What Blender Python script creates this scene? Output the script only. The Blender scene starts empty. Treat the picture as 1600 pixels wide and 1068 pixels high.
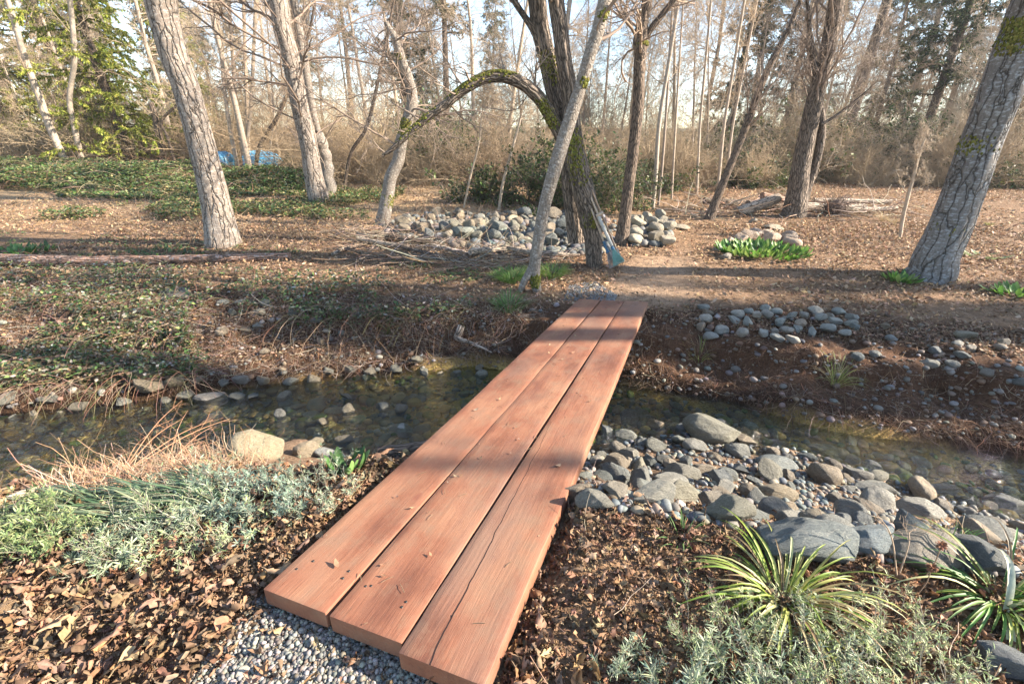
import bpy, math
import numpy as np
from mathutils import Vector, Matrix

R_ = math.radians
C = bpy.context.scene.collection
sc = bpy.context.scene

# ------------------------------------------------------------------ camera, sky, sun, exposure
FPX, PITCH, CAMH = 700.0, 24.444, 2.0
cam_d = bpy.data.cameras.new("camera"); cam = bpy.data.objects.new("camera", cam_d); C.objects.link(cam)
cam.location = (0, 0, CAMH); cam.rotation_euler = (R_(90 - PITCH), 0, 0)
cam_d.sensor_width = 36; cam_d.lens = FPX / 1600 * 36; cam_d.clip_start = .05; cam_d.clip_end = 3000
sc.camera = cam
SUN_EL, SUN_AZ = R_(29), R_(-6)          # azimuth measured from +x, counter-clockwise
sd = Vector((math.cos(SUN_EL) * math.cos(SUN_AZ), math.cos(SUN_EL) * math.sin(SUN_AZ), math.sin(SUN_EL)))
w = bpy.data.worlds.new("World"); sc.world = w; w.use_nodes = True
nt = w.node_tree; nt.nodes.clear()
sky = nt.nodes.new('ShaderNodeTexSky'); sky.sky_type = 'NISHITA'; sky.sun_disc = False
sky.sun_elevation = SUN_EL; sky.sun_rotation = math.pi / 2 - SUN_AZ
sky.air_density = 1.0; sky.dust_density = .25; sky.ozone_density = 1.0
bg = nt.nodes.new('ShaderNodeBackground'); bg.inputs[1].default_value = .11
wo = nt.nodes.new('ShaderNodeOutputWorld')
nt.links.new(sky.outputs[0], bg.inputs[0]); nt.links.new(bg.outputs[0], wo.inputs[0])
sl = bpy.data.lights.new("sun", 'SUN'); sl.energy = 5; sl.angle = R_(.5); sl.color = (1, .90, .77)
so = bpy.data.objects.new("sun", sl); C.objects.link(so)
so.rotation_euler = (-sd).to_track_quat('-Z', 'Y').to_euler(); so.location = (20, 0, 20)
sc.view_settings.view_transform = 'Standard'; sc.view_settings.look = 'None'
sc.view_settings.gamma = 1; sc.view_settings.exposure = 2.1
sc.cycles.max_bounces = 6; sc.cycles.transparent_max_bounces = 8; sc.cycles.diffuse_bounces = 3
sc.cycles.caustics_reflective = False; sc.cycles.caustics_refractive = False
try:
    sc.cycles.use_denoising = True
except Exception:
    pass

rng = np.random.default_rng(7)

# ------------------------------------------------------------------ noise
def _h(i, j, k, s):
    n = (i * 374761393 + j * 668265263 + k * 2147483647 + s * 974634777) & 0xffffffff
    n = ((n ^ (n >> 13)) * 1274126177) & 0xffffffff
    n = ((n ^ (n >> 16)) * 2246822519) & 0xffffffff
    return ((n ^ (n >> 15)) & 0xffff) / 32767.5 - 1
def vn(x, y, z=0., s=0):
    x = np.asarray(x, float); y = np.asarray(y, float) + 0 * x; z = np.asarray(z, float) + 0 * x
    i = np.floor(x).astype(np.int64); j = np.floor(y).astype(np.int64); k = np.floor(z).astype(np.int64)
    u = x - i; v = y - j; t = z - k
    u = u * u * (3 - 2 * u); v = v * v * (3 - 2 * v); t = t * t * (3 - 2 * t)
    r = 0
    for a in (0, 1):
        for b in (0, 1):
            for c in (0, 1):
                r = r + _h(i + a, j + b, k + c, s) * (u if a else 1 - u) * (v if b else 1 - v) * (t if c else 1 - t)
    return r
def fb(x, y, z=0., s=0, o=3):
    r = 0; a = 1.; t = 0
    for q in range(o):
        r = r + a * vn(np.asarray(x) * 2 ** q, np.asarray(y) * 2 ** q, np.asarray(z) * 2 ** q, s + q); t += a; a *= .5
    return r / t
def sst(a, b, x):
    t = np.clip((x - a) / (b - a), 0, 1); return t * t * (3 - 2 * t)

# ------------------------------------------------------------------ terrain height
WZ = -.55
def L(d): a = np.array(sorted(d.items())); return a[:, 0], a[:, 1]
FW = L({-20: 1.8, -14: 2.6, -9: 3.1, -5.16: 3.8, -3.77: 4.1, -2.25: 4.6, -.47: 4.92, 1.3: 4.42, 2.26: 4.1, 3.05: 3.6, 3.84: 3.36, 4.44: 3.11, 7: 2.2, 14: 0, 30: -5})
NW = L({-20: .8, -14: 1.5, -6: 2.2, -3.9: 2.59, -3.24: 2.99, -2.66: 3.29, -1.93: 3.45, -1.11: 3.12, -.3: 3.1, .58: 3.29, 1.6: 3.55, 2.66: 3.25, 3.21: 2.85, 3.77: 2.4, 7: 1.0, 14: -1.5, 30: -7})
FT = L({-20: 6.4, -7.84: 6.6, -5.39: 6.6, -2.88: 6.3, -.53: 5.85, .7: 5.65, 1.82: 5.4, 2.97: 5.55, 4.08: 5.35, 5.02: 5.04, 5.87: 4.74, 8: 4.2, 14: 2.5, 30: -2})
NT = L({-20: .3, -5: 1.1, -2.4: 1.5, -1.5: 1.6, -.78: 1.76, .2: 1.6, .6: 1.5, 1.1: 1.35, 1.6: 1.25, 2.06: 1.15, 4: .5, 14: -2.5, 30: -8})
def H(x, y):
    x = np.asarray(x, float); y = np.asarray(y, float)
    fw = np.interp(x, *FW); nw = np.interp(x, *NW); ft = np.interp(x, *FT); ntp = np.interp(x, *NT)
    wob = .07 * vn(x * 2.1, y * .3, 0, 3); fw = fw + wob; ft = ft + 1.5 * wob
    top = np.clip(.53 + .075 * x, .42, .55)
    t = np.clip((y - ntp) / (nw - ntp), 0, 1)
    rt = sst(-.2, 1.2, x)
    zn = top - (top + .56) * ((1 - rt) * (t * t * (3 - 2 * t) * .5 + t * .5) + rt * (1 - (1 - t) ** 1.7))
    m = np.clip((y - nw) / np.maximum(fw - nw, .05), 0, 1)
    dep = .10 + .07 * sst(-1, -3, x)
    zw = -.56 - dep * np.sin(np.pi * m) ** .6
    u = np.clip((y - fw) / (ft - fw), 0, 1)
    rr = sst(-4.5, -2.6, x)
    prof = np.interp(u + .10 * fb(x * 1.3, y * .4, 0, 14) * sst(0, .1, u), [0, .03, .08, .26, .33, .36, .58, 1], [0, .20, .30, .40, .52, .86, .96, 1.])
    zf = -.56 + .58 * ((1 - rr) * (.35 * u ** .62 + .65 * prof) + rr * prof)
    ledge = sst(0, .15, u) * (1 - sst(.8, 1, u))
    zf = zf + ledge * (.12 * fb(x * 2.6, y * 2.6, 0, 11) + .03 * vn(x * 9, y * 9, 0, 12))
    dy = np.maximum(y - ft, 0)
    zb = .02 + .018 * np.minimum(dy, 12) + .03 * fb(x * .7, y * .7, 0, 21)
    # ground climbs to the left and straight ahead, stays flat to the right
    lft = 1 - sst(-1, 6, x - .12 * y)
    zb = zb + lft * (.036 * np.clip(y - 12.5, 0, 18)) + (1 - lft) * .03 * np.clip(y - 15, 0, 12)
    zb = zb + .035 * np.clip(y - 34, 0, 120)
    # low ridge below the heaped cobbles
    zb = zb + .18 * np.exp(-((y - 9.6 - .1 * x) / .8) ** 2) * sst(-3.4, -2.4, x) * (1 - sst(2.5, 4.2, x))
    zb = zb - .25 * np.exp(-((y - 14.3) / 1.4) ** 2 - ((x - 4.6) / 2.0) ** 2)
    z = np.where(y < nw, zn, np.where(y < fw, zw, np.where(y < ft, zf, zb)))
    z = z + np.where(y < nw, .025, .012) * fb(x * 4, y * 4, 0, 31) * (1 - .6 * (t <= 0))
    z = z + .12 * fb(x * .15, y * .15, 0, 41) * sst(14, 26, np.hypot(x, y))
    # never higher than the underside of the bridge boards
    qx = x - .887; qy = y - 5.612; a_ = (qx * .932 - qy * .362); l_ = (qx * .362 + qy * .932)
    zb_ = .072 - .075 - .0995 * l_ + .07 * a_ - .012
    ins = sst(-.14, -.02, a_) * (1 - sst(.88, 1.0, a_)) * sst(-5.2, -5.0, l_) * (1 - sst(-.3, -.05, l_))
    return np.where(ins > 0, z * (1 - ins) + ins * np.minimum(z, zb_), z)

TH = R_(PITCH); CO, SI = math.cos(TH), math.sin(TH)
def ray(px, py):
    px = np.asarray(px, float); py = np.asarray(py, float)
    a = (px - 800) / FPX; b = (534 - py) / FPX
    return np.stack([a, CO + b * SI, -SI + b * CO], -1)
def G(px, py):
    """where the view ray through a photo pixel meets the ground"""
    d = np.atleast_2d(ray(px, py)); n = len(d)
    ts = .6 * 1.012 ** np.arange(480)
    X = d[:, None, :] * ts[None, :, None]
    below = (CAMH + X[..., 2]) < H(X[..., 0], X[..., 1])
    k = np.where(below.any(1), below.argmax(1), len(ts) - 1)
    lo = ts[np.maximum(k - 1, 0)]; hi = ts[k]
    for _ in range(8):
        m = (lo + hi) / 2; b = (CAMH + d[:, 2] * m) < H(d[:, 0] * m, d[:, 1] * m)
        hi = np.where(b, m, hi); lo = np.where(b, lo, m)
    P = d * hi[:, None]; P[:, 2] += CAMH
    return P[0] if np.ndim(px) == 0 else P
def AT(px, py, Y):
    d = ray(px, py); P = d * (Y / d[..., 1:2] if d.ndim > 1 else Y / d[1])
    P = np.array(P); P[..., 2] += CAMH; return P
def depth(P): P = np.asarray(P); return P[..., 1] * CO - (P[..., 2] - CAMH) * SI

# ------------------------------------------------------------------ mesh helpers
class MB:
    def __init__(s): s.V = []; s.F = []; s.T = []; s.B = []; s.n = 0
    def add(s, V, Fs, tint=None, rest=None):
        V = np.asarray(V, np.float32).reshape(-1, 3)
        s.V.append(V)
        for F in Fs:
            F = np.asarray(F)
            if len(F): s.F.append(F.astype(np.int64) + s.n)
        t = np.ones((len(V), 3), np.float32) if tint is None else np.broadcast_to(np.asarray(tint, np.float32), (len(V), 3))
        s.T.append(t); s.B.append(V if rest is None else np.asarray(rest, np.float32).reshape(-1, 3)); s.n += len(V)
        return s
    def build(s, name, mat, parent=None, smooth=True, loc=None):
        V = np.concatenate(s.V); me = bpy.data.meshes.new(name)
        if loc is not None: V = V - np.asarray(loc, np.float32)
        me.vertices.add(len(V)); me.vertices.foreach_set("co", V.ravel())
        tot = np.concatenate([np.full(len(F), F.shape[1]) for F in s.F]); idx = np.concatenate([F.ravel() for F in s.F])
        me.loops.add(len(idx)); me.loops.foreach_set("vertex_index", idx.astype(np.int32))
        me.polygons.add(len(tot)); st = np.concatenate([[0], np.cumsum(tot)[:-1]])
        me.polygons.foreach_set("loop_start", st.astype(np.int32)); me.polygons.foreach_set("loop_total", tot.astype(np.int32))
        me.polygons.foreach_set("use_smooth", np.full(len(tot), smooth))
        T = np.concatenate(s.T); a = me.attributes.new("tint", 'FLOAT_COLOR', 'POINT')
        a.data.foreach_set("color", np.concatenate([T, np.ones((len(T), 1), np.float32)], 1).ravel())
        b = me.attributes.new("rest", 'FLOAT_VECTOR', 'POINT'); b.data.foreach_set("vector", np.concatenate(s.B).ravel())
        me.update(calc_edges=True)
        if mat: me.materials.append(mat)
        o = bpy.data.objects.new(name, me); C.objects.link(o)
        if loc is not None and parent is None: o.location = loc
        if parent is not None: o.parent = parent
        return o
def tag(o, label=None, cat=None, group=None, kind=None):
    if label: o['label'] = label
    if cat: o['category'] = cat
    if group: o['group'] = group
    if kind: o['kind'] = kind
    return o
def empty(name, loc, label=None, cat=None, group=None):
    o = bpy.data.objects.new(name, None); C.objects.link(o); o.location = loc; o.empty_display_size = .1
    return tag(o, label, cat, group)
def dup(root, loc, rz=0., scale=1., label=None, group=None, tilt=(0, 0)):
    r = root.copy(); C.objects.link(r); r.location = loc; r.rotation_euler = (tilt[0], tilt[1], rz)
    r.scale = (scale,) * 3 if np.ndim(scale) == 0 else scale
    if label: r['label'] = label
    if group: r['group'] = group
    for ch in list(root.children):
        c = ch.copy(); C.objects.link(c); c.parent = r
    return r
def unit(v): return v / np.maximum(np.linalg.norm(v, axis=-1, keepdims=True), 1e-9)

def tubes(P, R, k=3, ref=None, rnd=0., seed=0):
    """P (T,n,3) centre lines, R (T,n) radii -> verts, quads, rest coords"""
    P = np.asarray(P, float); R = np.asarray(R, float); T, n, _ = P.shape
    tg = unit(np.gradient(P, axis=1))
    if ref is None:
        ov = unit(P[:, -1] - P[:, 0]); ax = np.argmin(np.abs(ov), 1); rf = np.eye(3)[ax]
        # parallel reference chosen per tube
    else: rf = np.broadcast_to(np.asarray(ref, float), (T, 3))
    b1 = unit(np.cross(tg, rf[:, None, :])); b2 = np.cross(tg, b1)
    a = np.arange(k) * 2 * np.pi / k; ca, sa = np.cos(a), np.sin(a)
    V = P[:, :, None] + R[:, :, None, None] * (ca[:, None] * b1[:, :, None] + sa[:, None] * b2[:, :, None])
    s = np.concatenate([np.zeros((T, 1)), np.cumsum(np.linalg.norm(np.diff(P, axis=1), axis=2), 1)], 1)
    off = np.random.default_rng(seed).random(T) * 9
    rest = np.stack([R[:, :, None] * ca, R[:, :, None] * sa, np.broadcast_to((s + off[:, None])[:, :, None], (T, n, k))], -1)
    i = np.arange(n - 1)[:, None]; j = np.arange(k)[None]; j2 = (j + 1) % k
    q = np.stack([i * k + j, i * k + j2, (i + 1) * k + j2, (i + 1) * k + j], -1).reshape(-1, 4)
    F = (q[None] + (np.arange(T) * n * k)[:, None, None]).reshape(-1, 4)
    return V.reshape(-1, 3), F, rest.reshape(-1, 3)
def cat(P, n, R=None):
    """resample a polyline with Catmull-Rom"""
    P = np.asarray(P, float); Q = np.concatenate([[2 * P[0] - P[1]], P, [2 * P[-1] - P[-2]]])
    u = np.linspace(0, len(P) - 1 - 1e-6, n); i = u.astype(int); t = (u - i)[:, None]
    p0, p1, p2, p3 = Q[i], Q[i + 1], Q[i + 2], Q[i + 3]
    o = .5 * (2 * p1 + (p2 - p0) * t + (2 * p0 - 5 * p1 + 4 * p2 - p3) * t ** 2 + (3 * p1 - p0 - 3 * p2 + p3) * t ** 3)
    if R is None: return o
    return o, np.interp(u, np.arange(len(R)), R)
def spawn(P, R, m, g, t0=.2, t1=1., ang=(.5, 1.0), ln=1., lr=.35, n=5, wander=.25, up=.1, rf=.6, tip=.25, rmin=.002, taper_len=.5):
    """m children on every parent branch -> (T*m,n,3),(T*m,n)"""
    T, N, _ = P.shape; t = g.uniform(t0, t1, (T, m)); u = t * (N - 1 - 1e-6); i = u.astype(int); f = u - i
    r = np.arange(T)[:, None]
    S = P[r, i] * (1 - f)[..., None] + P[r, i + 1] * f[..., None]
    rs = R[r, i] * (1 - f) + R[r, i + 1] * f
    tg = unit(P[r, i + 1] - P[r, i])
    rv = unit(g.normal(size=(T, m, 3))); pr = unit(rv - (rv * tg).sum(-1, keepdims=True) * tg)
    a = g.uniform(*ang, (T, m))[..., None]
    d = tg * np.cos(a) + pr * np.sin(a)
    le = ln * (1 - taper_len * t) * g.uniform(1 - lr, 1 + lr, (T, m))
    S = S.reshape(-1, 3); d = d.reshape(-1, 3); le = le.reshape(-1); rs = np.maximum(rs.reshape(-1) * rf, rmin)
    out = [S]; st = (le / (n - 1))[:, None]
    for q in range(n - 1):
        d = unit(d + wander * g.normal(size=d.shape) + np.array([0, 0, up])); out.append(out[-1] + d * st)
    PP = np.stack(out, 1); RR = rs[:, None] * np.linspace(1, tip, n)[None]
    return PP, np.maximum(RR, rmin * .6)

def ico(sub):
    t = (1 + 5 ** .5) / 2
    V = [(-1, t, 0), (1, t, 0), (-1, -t, 0), (1, -t, 0), (0, -1, t), (0, 1, t), (0, -1, -t), (0, 1, -t), (t, 0, -1), (t, 0, 1), (-t, 0, -1), (-t, 0, 1)]
    F = [(0, 11, 5), (0, 5, 1), (0, 1, 7), (0, 7, 10), (0, 10, 11), (1, 5, 9), (5, 11, 4), (11, 10, 2), (10, 7, 6), (7, 1, 8), (3, 9, 4), (3, 4, 2), (3, 2, 6), (3, 6, 8), (3, 8, 9), (4, 9, 5), (2, 4, 11), (6, 2, 10), (8, 6, 7), (9, 8, 1)]
    V = [tuple(unit(np.array(v, float))) for v in V]
    for _ in range(sub):
        c = {}; NF = []
        def mid(a, b):
            k = (min(a, b), max(a, b))
            if k not in c: c[k] = len(V); V.append(tuple(unit((np.array(V[a]) + np.array(V[b])) / 2)))
            return c[k]
        for a, b, d in F:
            x, y, z = mid(a, b), mid(b, d), mid(d, a); NF += [(a, x, z), (b, y, x), (d, z, y), (x, y, z)]
        F = NF
    return np.array(V), np.array(F)
ICO = [ico(i) for i in range(5)]

def rotz(a):
    c, s = np.cos(a), np.sin(a); z = np.zeros_like(c); o = z + 1
    return np.stack([np.stack([c, -s, z], -1), np.stack([s, c, z], -1), np.stack([z, z, o], -1)], -2)
def roty(a):
    c, s = np.cos(a), np.sin(a); z = np.zeros_like(c); o = z + 1
    return np.stack([np.stack([c, z, s], -1), np.stack([z, o, z], -1), np.stack([-s, z, c], -1)], -2)
def rotx(a):
    c, s = np.cos(a), np.sin(a); z = np.zeros_like(c); o = z + 1
    return np.stack([np.stack([o, z, z], -1), np.stack([z, c, -s], -1), np.stack([z, s, c], -1)], -2)
def scat(mb, TV, TF, pos, M, sc_, tint):
    """many copies of one template (TV,TF) into a mesh builder"""
    n = len(pos)
    if n == 0: return
    sc_ = np.asarray(sc_, float)
    if sc_.ndim == 1: sc_ = sc_[:, None] * np.ones(3)
    V = np.einsum('nij,nmj->nmi', M, TV[None] * sc_[:, None]) + pos[:, None]
    F = (TF[None] + (np.arange(n) * len(TV))[:, None, None]).reshape(-1, TF.shape[1])
    T = np.repeat(np.asarray(tint, float), len(TV), 0)
    mb.add(V.reshape(-1, 3), [F], T)
def grid_faces(a, b):
    i, j = np.meshgrid(np.arange(a - 1), np.arange(b - 1), indexing='ij'); q = i * b + j
    return np.stack([q, q + 1, q + b + 1, q + b], -1).reshape(-1, 4)
def leaf_t(nl=4, nw=3, asp=.42, curl=1.2, cup=.5, twist=0., g=None, lob=0.):
    """leaf template, unit length along +x"""
    u = np.linspace(0, 1, nl); w_ = np.linspace(-1, 1, nw)
    U, W = np.meshgrid(u, w_, indexing='ij')
    wid = asp * np.sin(np.pi * np.clip(U, .03, .97) ** .85) ** .8 * (1 + lob * np.cos(U * 14))
    a = curl * (U - .3)
    x = np.where(abs(curl) > .05, np.sin(a) / max(abs(curl), .05) * np.sign(curl or 1), U)
    z = np.where(abs(curl) > .05, (1 - np.cos(a)) / max(abs(curl), .05), 0 * U)
    y = W * wid * .5
    z = z + cup * (W ** 2) * wid * .5
    c, s = np.cos(twist * U), np.sin(twist * U); y, z = y * c - z * s, y * s + z * c
    V = np.stack([x, y, z], -1).reshape(-1, 3); V[:, 0] -= V[:, 0].mean()
    return V, grid_faces(nl, nw)
def pick(g, cols, n, jit=.15):
    cols = np.asarray(cols, float); c = cols[g.integers(0, len(cols), n)]
    return np.clip(c * g.uniform(1 - jit * 1.6, 1 + jit * 1.6, (n, 1)) * g.uniform(1 - jit * .4, 1 + jit * .4, (n, 3)), .005, .95)

# ------------------------------------------------------------------ materials
def newmat(name, rough=.8):
    m = bpy.data.materials.new(name); m.use_nodes = True; n = m.node_tree; n.nodes.clear()
    out = n.nodes.new('ShaderNodeOutputMaterial'); b = n.nodes.new('ShaderNodeBsdfPrincipled'); b.inputs['Roughness'].default_value = rough
    n.links.new(b.outputs[0], out.inputs[0]); return m, n, b, out
def nd(n, t, **k):
    o = n.nodes.new(t)
    for a, v in k.items():
        if a.startswith('i_'): o.inputs[a[2:].replace('_', ' ')].default_value = v
        else: setattr(o, a, v)
    return o
def attr(n, nm): return nd(n, 'ShaderNodeAttribute', attribute_name=nm)
def ramp(n, fac, stops, interp='LINEAR'):
    r = n.nodes.new('ShaderNodeValToRGB'); e = r.color_ramp.elements; r.color_ramp.interpolation = interp
    while len(e) < len(stops): e.new(.5)
    for q, (p, c) in enumerate(stops): e[q].position = p; e[q].color = (*c, 1) if len(c) == 3 else c
    n.links.new(fac, r.inputs[0]); return r.outputs[0]
def mixc(n, f, a, b, mode='MIX'):
    m = n.nodes.new('ShaderNodeMix'); m.data_type = 'RGBA'; m.blend_type = mode
    if isinstance(f, (int, float)): m.inputs[0].default_value = f
    else: n.links.new(f, m.inputs[0])
    for q, v in ((6, a), (7, b)):
        if isinstance(v, tuple): m.inputs[q].default_value = (*v, 1)
        else: n.links.new(v, m.inputs[q])
    return m.outputs[2]
def math_(n, op, a, b=0.):
    m = n.nodes.new('ShaderNodeMath'); m.operation = op
    for q, v in ((0, a), (1, b)):
        if isinstance(v, (int, float)): m.inputs[q].default_value = v
        else: n.links.new(v, m.inputs[q])
    return m.outputs[0]
def bump(n, b, h, dist=.01, st=1., normal=None):
    u = nd(n, 'ShaderNodeBump'); u.inputs['Distance'].default_value = dist; u.inputs['Strength'].default_value = st
    n.links.new(h, u.inputs['Height'])
    if normal: n.links.new(normal, u.inputs['Normal'])
    n.links.new(u.outputs[0], b.inputs['Normal']); return u.outputs[0]
def noise(n, vec, scale, det=4, rough=.55, dist=0.):
    o = nd(n, 'ShaderNodeTexNoise'); o.inputs['Scale'].default_value = scale; o.inputs['Detail'].default_value = det
    o.inputs['Roughness'].default_value = rough; o.inputs['Distortion'].default_value = dist
    n.links.new(vec, o.inputs['Vector']); return o
def vmul(n, v, s):
    m = nd(n, 'ShaderNodeVectorMath', operation='MULTIPLY'); n.links.new(v, m.inputs[0]); m.inputs[1].default_value = s; return m.outputs[0]

def bark_mat(name, light, dark, crack=(.03, .025, .02), fs=22., fz=.2, width=.1, depth_=.02, lichen=None, moss=0.):
    m, n, b, out = newmat(name, .9)
    rv = attr(n, 'rest').outputs['Vector']; tc = nd(n, 'ShaderNodeTexCoord')
    warp = noise(n, vmul(n, rv, (1, 1, .6)), 7, 3)
    off = nd(n, 'ShaderNodeVectorMath', operation='MULTIPLY_ADD'); n.links.new(warp.outputs['Color'], off.inputs[0])
    off.inputs[1].default_value = (.085 + .5 / fs, .085 + .5 / fs, .02); n.links.new(vmul(n, rv, (1, 1, fz)), off.inputs[2])
    v = nd(n, 'ShaderNodeTexVoronoi', feature='DISTANCE_TO_EDGE'); v.inputs['Scale'].default_value = fs; n.links.new(off.outputs[0], v.inputs['Vector'])
    fine = noise(n, vmul(n, rv, (1, 1, .35)), 60, 5)
    big = noise(n, tc.outputs['Object'], 2.3, 3)
    col = mixc(n, ramp(n, fine.outputs[0], [(.3, (0, 0, 0)), (.7, (1, 1, 1))]), dark, light)
    col = mixc(n, ramp(n, big.outputs[0], [(.35, (0, 0, 0)), (.7, (.5, .5, .5))]), col, tuple(c * .62 for c in dark), 'MIX')
    if lichen:
        lv = nd(n, 'ShaderNodeTexVoronoi'); lv.inputs['Scale'].default_value = 16; n.links.new(off.outputs[0], lv.inputs['Vector'])
        ln = noise(n, vmul(n, rv, (1, 1, 2.2)), 17, 4)
        col = mixc(n, ramp(n, ln.outputs[0], [(.52, (0, 0, 0)), (.62, (.75, .75, .75))]), col, lichen)
    ed = ramp(n, v.outputs['Distance'], [(0, (1, 1, 1)), (width, (0, 0, 0))])
    col = mixc(n, ed, col, crack)
    n.links.new(col, b.inputs['Base Color'])
    hgt = math_(n, 'ADD', ramp(n, v.outputs['Distance'], [(0, (0, 0, 0)), (width * 2.4, (1, 1, 1))]), math_(n, 'MULTIPLY', fine.outputs[0], .45))
    bump(n, b, hgt, depth_, 1.)
    b.inputs['Specular IOR Level'].default_value = .2
    return m
def plain_mat(name, base, var=.25, rough=.85, rnd=True, spec=.25):
    m, n, b, out = newmat(name, rough); rv = attr(n, 'rest').outputs['Vector']
    t = attr(n, 'tint').outputs['Color']; no = noise(n, rv, 14, 4)
    c = mixc(n, ramp(n, no.outputs[0], [(.3, (1 - var,) * 3), (.7, (1 + var,) * 3)]), (0, 0, 0), t, 'MIX')
    c = mixc(n, 1., t, ramp(n, no.outputs[0], [(.3, (1 - var,) * 3), (.7, (1,) * 3)]), 'MULTIPLY')
    c = mixc(n, 1., c, base, 'MULTIPLY')
    if rnd:
        oi = nd(n, 'ShaderNodeObjectInfo'); c = mixc(n, 1., c, ramp(n, oi.outputs['Random'], [(0, (.66, .62, .60)), (.5, (.85, .85, .85)), (1, (1.0, .93, .84))]), 'MULTIPLY')
    n.links.new(c, b.inputs['Base Color']); b.inputs['Specular IOR Level'].default_value = spec
    return m
def leaf_mat(name, trans=.3, rough=.6, var=.3, spec=.3, oscale=60):
    m, n, b, out = newmat(name, rough); t = attr(n, 'tint').outputs['Color']
    tc = nd(n, 'ShaderNodeTexCoord'); no = noise(n, tc.outputs['Object'], oscale, 3)
    c = mixc(n, 1., t, ramp(n, no.outputs[0], [(.3, (1 - var,) * 3), (.7, (1,) * 3)]), 'MULTIPLY')
    n.links.new(c, b.inputs['Base Color']); b.inputs['Specular IOR Level'].default_value = spec
    if trans > 0:
        tr = nd(n, 'ShaderNodeBsdfTranslucent'); n.links.new(c, tr.inputs[0]); mx = nd(n, 'ShaderNodeMixShader'); mx.inputs[0].default_value = trans
        n.links.new(b.outputs[0], mx.inputs[1]); n.links.new(tr.outputs[0], mx.inputs[2]); n.links.new(mx.outputs[0], out.inputs[0])
    return m

M = {}
M['bark_big'] = bark_mat('furrowed bark', (.30, .245, .195), (.19, .15, .12), fs=9, fz=.14, width=.045, depth_=.028, lichen=(.36, .32, .275))
M['bark_ridge'] = bark_mat('ridged bark', (.33, .26, .20), (.17, .13, .10), fs=30, fz=.10, width=.2, depth_=.03)
M['bark_blue'] = bark_mat('lichened bark', (.22, .20, .18), (.12, .108, .098), fs=8.5, fz=.15, width=.042, depth_=.022, lichen=(.29, .30, .30))
M['bark_smooth'] = bark_mat('smooth grey bark', (.27, .23, .185), (.17, .14, .115), crack=(.11, .09, .075), fs=26, fz=.5, width=.05, depth_=.006, lichen=(.35, .32, .28))
M['bark_brown'] = bark_mat('brown bark', (.27, .20, .145), (.14, .10, .075), fs=34, fz=.14, width=.16, depth_=.015)
M['bark_far'] = plain_mat('far trunk bark', (.46, .38, .30), .35)
M['twig'] = plain_mat('bare twigs', (.54, .43, .31), .25)
M['twig_dark'] = plain_mat('dark branches', (.34, .26, .20), .3)
M['brush'] = plain_mat('brush twigs', (.50, .385, .25), .3)
M['debris'] = leaf_mat('dead wood and straw', 0, .9, .35)
M['litter'] = leaf_mat('dry leaves', .12, .75, .35, .25, 90)
M['green'] = leaf_mat('green leaves', .3, .5, .25, .4, 50)
M['needle'] = leaf_mat('conifer foliage', .4, .7, .3, .2, 3)
M['moss'] = leaf_mat('moss', .15, .95, .4, .1, 40)
M['stone_small'] = leaf_mat('small stones', 0, .75, .3, .35, 120)

# rock: colour comes from the object's own colour
m, n, b, out = newmat('river rock', .72)
oi = nd(n, 'ShaderNodeObjectInfo'); tc = nd(n, 'ShaderNodeTexCoord')
ofs = nd(n, 'ShaderNodeVectorMath', operation='MULTIPLY_ADD'); n.links.new(oi.outputs['Random'], ofs.inputs[0]); ofs.inputs[1].default_value = (37, 23, 51)
n.links.new(attr(n, 'rest').outputs['Vector'], ofs.inputs[2]); v = ofs.outputs[0]
n1 = noise(n, v, 1.6, 5); n2 = noise(n, v, 7, 8, .78); n4 = noise(n, v, 38, 4, .7); n3 = noise(n, vmul(n, v, (1, 1, 4.)), 1.7, 4, .5, 1.2)
c = mixc(n, ramp(n, n1.outputs[0], [(.3, (0, 0, 0)), (.75, (1, 1, 1))]), oi.outputs['Color'], mixc(n, 1., oi.outputs['Color'], (.62, .60, .55), 'MULTIPLY'))
c = mixc(n, ramp(n, n2.outputs[0], [(.42, (0, 0, 0)), (.62, (.55, .55, .55))]), c, mixc(n, 1., oi.outputs['Color'], (1.35, 1.3, 1.2), 'MULTIPLY'))
c = mixc(n, ramp(n, n3.outputs[0], [(.485, (0, 0, 0)), (.5, (.4, .4, .4)), (.515, (0, 0, 0))]), c, (.45, .43, .38))
c = mixc(n, ramp(n, n2.outputs[0], [(.32, (.7, .7, .7)), (.42, (0, 0, 0))]), c, (.045, .045, .035))
c = mixc(n, 1., c, ramp(n, n4.outputs[0], [(.30, (.45, .45, .45)), (.45, (1., 1., 1.)), (.62, (1.05, 1.05, 1.05)), (.72, (1.5, 1.45, 1.35))]), 'MULTIPLY')
n.links.new(c, b.inputs['Base Color'])
c = mixc(n, 1., c, (1.06, 1., .90), 'MULTIPLY'); n.links.new(c, b.inputs['Base Color'])
bump(n, b, math_(n, 'ADD', n1.outputs[0], math_(n, 'MULTIPLY', n2.outputs[0], .9)), .035, .9); M['rock'] = m

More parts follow.
